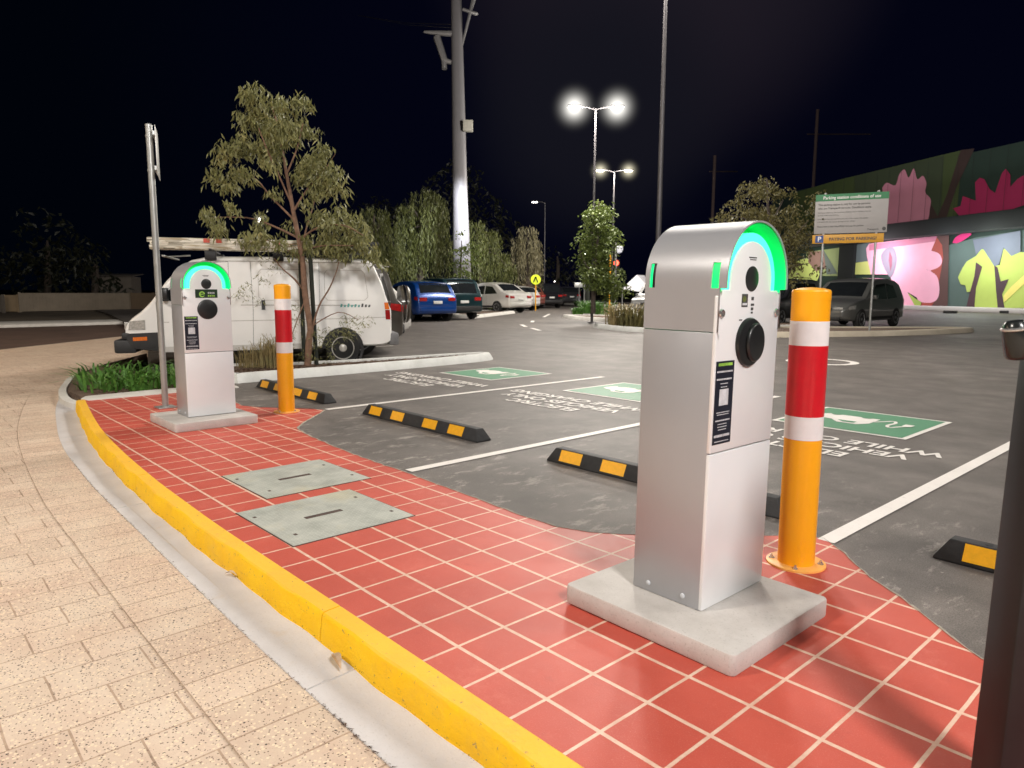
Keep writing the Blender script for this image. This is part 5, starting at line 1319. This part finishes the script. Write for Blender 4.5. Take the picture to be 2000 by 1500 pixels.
# parking conditions sign
p1 = px_ground(1598, 641, .1); p2 = px_ground(1692, 654, .1)
dS = 20.6; A = at(1602, 560, dS+.4); B = at(1704, 560, dS-.2)
ax = (B-A); ax.z = 0; wS = 1.90; axn = ax.normalized(); ctr = (A+B)/2
t = thing('parking_sign', 'large parking conditions sign with green header and yellow strip on two galvanised poles', 'sign', (ctr.x, ctr.y, 0), math.atan2(axn.y, axn.x))
hw_ = ax.length/2
for s in (-1, 1):
    MB().tube([(s*hw_,0,0),(s*hw_,0,4.06)], .032, 10).build('pole', m_galv, t)
    MB().lathe([(.034,4.04),(.034,4.07),(.01,4.09)], 12, (s*hw_,0,0)).build('cap', m_galv, t)
ff = -.045
bz = lambda py: at(1665, py, dS).z
z0, z1, zy0, zy1, zh = bz(456), bz(380), bz(475), bz(458), bz(393)
MB().box(-wS/2,wS/2,ff+.004,ff+.012,z0,z1).build('board', mm('sign_white', (.34,.325,.32), .5, 0, .04, 3), t, bevel=.002)
hd = MB().box(-wS/2,wS/2,ff,ff+.003,zh,z1).build('header', mm('sign_green', (.012,.16,.055), .5, 0, .05, 3), t)
text_mesh('header_lettering', 'Parking station conditions of use', .122, m_refw, hd, (0,ff-.003,zh+.05), (R(90),0,0), offset=.001, sx=.93)
bd_ = bpy.data.objects['board']
def stext(s, size, x, z, m=m_ink, al='LEFT', off=0): return text_mesh('lettering', s, size, m, t, (x, ff-.002, z), (R(90),0,0), al, offset=off)
L0 = -wS/2+.08
stext('This parking station is only for use by persons', .073, L0, zh-.13, off=.0015); stext('who are Transperth services. Conditions apply.', .073, L0, zh-.23, off=.0015)
H_ = zh-z0
for i, (s, f) in enumerate((('Parking is subject to the conditions displayed here. Vehicles must be', .36), ('parked within a marked bay.', .44), ('Vehicles left here are parked at the risk of the owner. No liability', .56), ('is accepted for any loss or damage to the vehicle.', .64))): stext(s, .050, L0, z0+H_*(1-f)-.01)
stext('Please have a valid SmartRider and pay for parking.', .06, L0, z0+H_*.20, off=.001)
stext('Transperth', .065, .45, z0+.07, off=.001); MB().lathe([(.05,0),(.05,.002)], 20, (.88,ff-.002,z0+.10), 'Y').build('logo', m_ink, t)
ys = MB().box(-wS/2-.03,wS/2-.06,ff-.001,ff+.010,zy0,zy1).build('yellow_strip', mm('sign_yellow', (.58,.29,.02), .5, 0, .06, 3), t, bevel=.002)
text_mesh('lettering', 'PAYING FOR PARKING?', .118, m_ink, ys, (.09,ff-.004,(zy0+zy1)/2-.045), (R(90),0,0), offset=.004)
sq = MB().box(-wS/2+.05,-wS/2+.27,ff-.004,ff-.0015,zy0+.02,zy1-.02).build('parking_symbol', mm('sign_blue', (.02,.06,.22), .5, 0, .06, 3), ys)
text_mesh('lettering', 'P', .19, m_refw, sq, (-wS/2+.16,ff-.0065,(zy0+zy1)/2-.06), (R(90),0,0), offset=.004)

# ------------------------------------------------------------------ mural building
W0 = Vector((-11.0, 51.3, 0)); WD = Vector((-.875, .484, 0)); WN = Vector((-.484, -.875, 0))   # WN looks to the car park
def wall_uv(px, py):
    d = FW+RT*((px-1000)/FPX)-UP*((py-750)/FPX)
    t_ = (W0-Vector((0,0,CAMZ))).dot(WN)/d.dot(WN); P = Vector((0,0,CAMZ))+d*t_
    return ((P-W0).dot(WD), P.z)
bld = thing('mural_building', 'long low building covered by a mural of pink and magenta flowers and green leaves', 'building', tuple(W0), math.atan2(WD.y, WD.x))
# local frame: x along the wall (away), -y towards the car park is +y rotated; use y sign so that faces stand proud
yy = 1 if Matrix.Rotation(math.atan2(WD.y, WD.x), 3, 'Z') @ Vector((0,1,0)) @ WN > 0 else -1
uL = wall_uv(1500, 560)[0]; zT = 10.15
g = MB(); g.box(-22, uL, *( (-12*yy, 0) if yy > 0 else (0, 12) ), 0, zT)
g.build('wall', mm('mural_dark_green', (.012,.030,.022), .8, 0, .15, .3), bld)
# roof falls away towards the far end
lay = [0]
m_of = {}
def mur(name, pts, col, k=1.0, zoomed=True, emitv=0):
    lay[0] += 1; P = [wall_uv(1400+x/3.3333, 200+y/3.3333) for x, y in pts] if zoomed else [wall_uv(x, y) for x, y in pts]
    cu = bpy.data.curves.new(name, 'CURVE'); cu.dimensions = '2D'; cu.fill_mode = 'BOTH'
    sp_ = cu.splines.new('POLY'); sp_.points.add(len(P)-1); sp_.use_cyclic_u = True
    for q_, (u, z) in zip(sp_.points, P): q_.co = (u, max(z, .05), 0, 1)
    ob = bpy.data.objects.new('tmp', cu); C.objects.link(ob); bpy.context.view_layer.update()
    me = bpy.data.meshes.new_from_object(ob.evaluated_get(bpy.context.evaluated_depsgraph_get())); bpy.data.objects.remove(ob)
    me.materials.clear(); key = 'mural_%d_%d_%d' % tuple(int(c*999) for c in col)
    me.materials.append(mm(key, col, .75, 0, .06, .8)); me.name = name
    o = bpy.data.objects.new(name, me); C.objects.link(o); o.parent = bld; o.rotation_euler = (R(90), 0, 0); o.location = (0, yy*(.012+.006*lay[0]), 0)
    return o
mg, yg, rs, pk, mgn = (.36,.50,.10), (.58,.66,.20), (.38,.08,.06), (.86,.44,.58), (.50,.02,.13)
def bez(pts, n=4):
    S_ = smooth_line([(x, y, 0) for x, y in pts]+[(pts[0][0], pts[0][1], 0)], n)[:-1]; return [(p.x, p.y) for p in S_]
mur('painted_ground', [(500,590),(790,505),(1600,310),(1600,330),(1560,760),(1110,830),(500,900)], (.045,.068,.020))
mur('painted_ground', [(900,480),(1480,345),(1460,740),(1110,820),(900,800)], (.034,.050,.024))
mur('painted_stem', [(1590,310),(1680,300),(1560,560),(1500,745),(1380,780),(1390,650),(1440,740),(1500,600)], (.038,.020,.018))
mur('painted_flower', bez([(1080,555),(1110,523),(1165,540),(1190,470),(1225,437),(1252,490),(1285,430),(1308,500),(1345,478),(1368,530),(1360,585),(1395,630),(1390,690),(1365,780),(1240,800),(1110,818),(1090,700)], 4), (.52,.21,.29))
mur('painted_flower', [(1540,690),(1590,675),(1605,610),(1690,640),(1685,520),(1715,490),(1745,500),(1780,565),(1815,590),(1860,460),(1885,432),(1915,470),(1915,550),(1960,500),(2060,440),(2060,650),(1940,690),(1900,735),(1590,748)], (.34,.014,.085))
mur('painted_ground', [(1510,930),(1690,880),(2060,820),(2060,1340),(1400,1335)], (.075,.115,.105))
mur('painted_column', [(835,915),(915,905),(905,1130),(835,1130)], (.035,.030,.036))
mur('painted_leaf', [(590,975),(838,940),(835,1130),(560,1130)], (.30,.36,.16))
mur('painted_leaf', bez([(470,1130),(500,1060),(560,1020),(620,1030),(670,1100),(650,1170),(560,1220),(480,1200)]), yg)
mur('painted_shape', [(600,975),(700,965),(720,1080),(650,1100),(600,1040)], (.26,.15,.13))
mur('painted_shape', [(700,960),(760,1060),(790,1115),(720,1120)], (.13,.16,.15))
mur('painted_shape', [(915,925),(1010,910),(1010,1040),(905,1040)], (.12,.16,.165))
mur('painted_leaf', [(905,1045),(1020,1030),(1020,1120),(905,1120)], yg)
mur('painted_stem', [(1395,890),(1450,870),(1520,865),(1510,1335),(1400,1335)], (.10,.05,.045))
mur('painted_shape', [(1440,878),(1475,930),(1482,1010),(1460,1140),(1400,1335),(1335,1335),(1345,1290),(1430,1290),(1390,1090),(1455,1050),(1400,960)], rs)
mur('painted_flower', [(1000,920),(1445,868),(1405,965)]+bez([(1400,965),(1455,985),(1475,1035),(1445,1078),(1370,1085)],4)[:17]+bez([(1370,1085),(1440,1130),(1458,1220),(1440,1285),(1380,1305),(1310,1270)],4)[:21]+[(1250,1235),(1310,1335),(1205,1335),(1165,1200),(1130,1120),(1010,1120),(985,1000),(980,950)], pk)
mur('painted_shadow', [(1000,925),(1445,868),(1430,905),(1000,965)], (.55,.20,.30))
mur('painted_stamen', bez([(1105,955),(1135,940),(1165,955),(1180,1010),(1170,1080),(1140,1140),(1095,1070),(1078,1000)]), (.24,.22,.28))
mur('painted_stamen', [(1135,970),(1150,1010),(1150,1060),(1140,1100),(1128,1030)], (.25,.09,.13))
mur('painted_leaf', [(1252,1238),(1300,1275),(1342,1300),(1335,1335),(1305,1335)], mg)
mur('painted_shape', bez([(1545,915),(1560,885),(1600,858),(1650,850),(1668,860),(1630,890),(1580,915)]), (.50,.02,.14))
mur('painted_leaf', [(1582,1140),(1610,1080),(1640,1035),(1700,1000),(1735,955),(1760,960),(1820,1060),(1855,1060),(1880,955),(1900,950),(1930,1000),(1990,975),(2060,980),(2060,1338),(1672,1338),(1700,1230),(1640,1235),(1630,1190),(1600,1185)], (.40,.50,.11))
mur('painted_shape', [(1680,895),(1990,835),(1990,975),(1930,1000),(1880,945),(1850,1055),(1820,1068),(1745,950),(1700,990)], (.13,.15,.20))
mur('painted_stem', [(1700,1040),(1742,1070),(1700,1210),(1690,1338),(1635,1338),(1660,1240),(1690,1130)], (.065,.03,.04))
mur('painted_stem', [(1820,1062),(1842,1075),(1862,1165),(1915,1150),(1885,1220),(1872,1250),(1887,1338),(1842,1338),(1830,1200)], (.055,.03,.04))
mur('painted_leaf', [(1880,1258),(1930,1200),(2060,1085),(2060,1140),(1900,1290),(1882,1300)], (.70,.62,.16))
z_b0 = wall_uv(1990, 412)[1]; g = MB(); u = -21.3
while u < uL:
    g.box(u-.006, u+.006, *((.20, .21) if yy > 0 else (-.21, -.20)), z_b0, zT); u += 1.22
g.build('panel_joints', mm('joint_dark', (.02,.025,.022), .8, 0, .1, 3), bld)
# dark canopy band that juts out over the lower wall
u0 = wall_uv(2120, 420); z_b = wall_uv(1990, 447)[1]; z_t = wall_uv(1990, 412)[1]
g = MB(); g.box(-22, uL+.5, *((0, 1.3) if yy > 0 else (-1.3, 0)), z_b, z_t); g.build('canopy', mm('canopy_dark', (.004,.006,.006), .9, 0, .15, .6), bld, bevel=.03)
g = MB(); g.box(-22, uL, *((0, 1.2) if yy > 0 else (-1.2, 0)), 0, .30); g.build('base_kerb', mm('white_base', (.66,.62,.62), .7, 0, .06, 1), bld, bevel=.03)
for u in (wall_uv(1655,560)[0],): g = MB().box(u-.9, u+.9, *((0,.3) if yy > 0 else (-.3,0)), 0, z_b).build('column', mm('canopy_dark'), bld, bevel=.02)
# small ground markers in front of the wall
for px, lb in ((1856,'small dark wheel block near the white base of the mural wall'), (1966,'second small dark wheel block near the mural wall')):
    q = px_ground(px, 612); tag(MB().box(-.35,.35,-.12,.12,0,.16).build('wheel_block', m_dark, bevel=.03), lb, 'wheel stop').location = q
# lights under the canopy that wash the mural
for px, e, colr in ((1740, 567, (1,.86,.93)), (1880, 229, (.92,.95,1)), (1960, 445, (.95,1,.92)), (1600, 202, (1,1,.85)), (2080, 300, (1,1,.95))):
    u, _ = wall_uv(px, 500); P = W0+WD*u+WN*2.2; ld_ = bpy.data.lights.new('canopy_light', 'POINT'); ld_.energy = e; ld_.color = colr; ld_.shadow_soft_size = .3
    lo = bpy.data.objects.new('canopy_light', ld_); C.objects.link(lo); lo.location = (P.x, P.y, z_b-1.2)
# ------------------------------------------------------------------ fence and houses across the street
m_fen = mm('pale_fence', (.20,.165,.125), .8, 0, .12, 2)
def fence_run(pxa, pxb, base, top_, dep, label, m=m_fen, ribs=True):
    A = px_ground(pxa, base[0], ZP+.06); B = px_ground(pxb, base[1], ZP+.06)
    d = B-A; L = d.length; t = thing('fence', label, 'fence', tuple(A), math.atan2(d.y, d.x), 'fence panels across the street')
    zt = at(pxa, top_, (A-Vector((0,0,CAMZ))).dot(FW)).z
    H_ = zt-A.z; g = MB(); x = 0
    while x < L: 
        w = min(.16, L-x)
        g.box(x, x+w*.985, -.02, .02, .04, H_-.03+random.uniform(-.01,.01)) if ribs else None
        x += .16
    if not ribs: g.box(0, L, -.03, .03, .04, H_)
    g.build('boards', m, t); MB().box(0, L, -.035, .035, H_-.03, H_+.02).build('top_rail', m, t)
    for x in (0, L): MB().box(x-.06, x+.06, -.06, .06, 0, H_+.05).build('post', m, t)
fence_run(-40, 8, (611,611), 577, 40, 'short fence end at the far left edge', mm('grey_fence', (.16,.14,.12), .8, 0, .1, 2))
fence_run(9, 38, (610,610), 577, 40, 'lighter solid gate like panel left of the long pale fence', mm('gate_panel', (.36,.27,.17), .7, 0, .1, 2), False)
fence_run(40, 256, (610,606), 573, 40, 'long pale ribbed fence across the street')
fence_run(258, 300, (606,605), 573, 40, 'darker fence section right of the long pale fence, behind the van nose', mm('brown_fence', (.13,.09,.055), .8, 0, .1, 2))
fence_run(300, 420, (605,603), 574, 40, 'dark fence section hidden behind the van', mm('brown_fence'))
q = px_ground(243, 600, ZP); t = thing('garden_shed', 'low pale shed showing above the fence left of the van windscreen', 'shed', (q.x-1.5, q.y, ZP), R(60))
g = MB(); g.box(-1.3,1.3,-1.2,1.2,0,2.25); g.build('wall', mm('shed_wall', (.14,.12,.10), .8, 0, .1, 2), t)
g = MB(); g.v = [(-1.5,-1.4,2.25),(1.5,-1.4,2.25),(1.5,1.4,2.45),(-1.5,1.4,2.45),(-1.5,-1.4,2.32),(1.5,-1.4,2.32),(1.5,1.4,2.52),(-1.5,1.4,2.52)]; g.f = [(3,2,1,0),(4,5,6,7),(0,1,5,4),(1,2,6,5),(2,3,7,6),(3,0,4,7)]; g.build('roof', mm('shed_roof', (.10,.085,.07), .8, 0, .1, 2), t)

# ------------------------------------------------------------------ night sky
w = bpy.data.worlds.new('World'); sc.world = w; w.use_nodes = True; N = w.node_tree.nodes; Lk = w.node_tree.links
class W_(NT):
    def __init__(s): s.nt = w.node_tree; s.N = N; s.L = Lk
tw = W_(); tw.interp = 'EASE'; bg = N['Background']
geo = tw.n('ShaderNodeTexCoord'); dirv = geo.outputs['Generated']
def dotd(v):
    x = tw.n('ShaderNodeVectorMath'); x.operation = 'DOT_PRODUCT'; tw.l(dirv, x.inputs[0]); x.inputs[1].default_value = v; return x.outputs['Value']
def dirpx(px, py): return tuple((FW+RT*((px-1000)/FPX)-UP*((py-750)/FPX)).normalized())
c = tw.mix(tw.ramp(dotd(dirpx(1350, 250)), [(.70, 0.), (.97, 1.)]), S(1,3,9), S(3,4,17))
c = tw.mix(tw.ramp(dotd(dirpx(1290, -120)), [(.955, 0.), (1.005, 1.)]), c, S(30,26,34))  # bloom of the nearest lamp heads, painted into the sky colour
c = tw.mix(tw.ramp(dotd(dirpx(1165, 215)), [(.980, 0.), (1.0, 1.)]), c, S(20,20,28))  # painted glow in the sky around the bright twin lamp
tw.l(c, bg.inputs[0]); bg.inputs[1].default_value = 1.0
# ------------------------------------------------------------------ render settings
sc.view_settings.view_transform = 'Standard'; sc.view_settings.look = 'None'; sc.view_settings.exposure = 0; sc.view_settings.gamma = 1
sc.render.engine = 'CYCLES'
cy = sc.cycles
cy.use_denoising = True; cy.use_adaptive_sampling = True; cy.adaptive_threshold = .01
cy.max_bounces = 6; cy.diffuse_bounces = 3; cy.glossy_bounces = 3; cy.transmission_bounces = 2; cy.volume_bounces = 0
cy.sample_clamp_indirect = 4; cy.sample_clamp_direct = 12; cy.caustics_reflective = False; cy.caustics_refractive = False
cy.use_light_tree = True
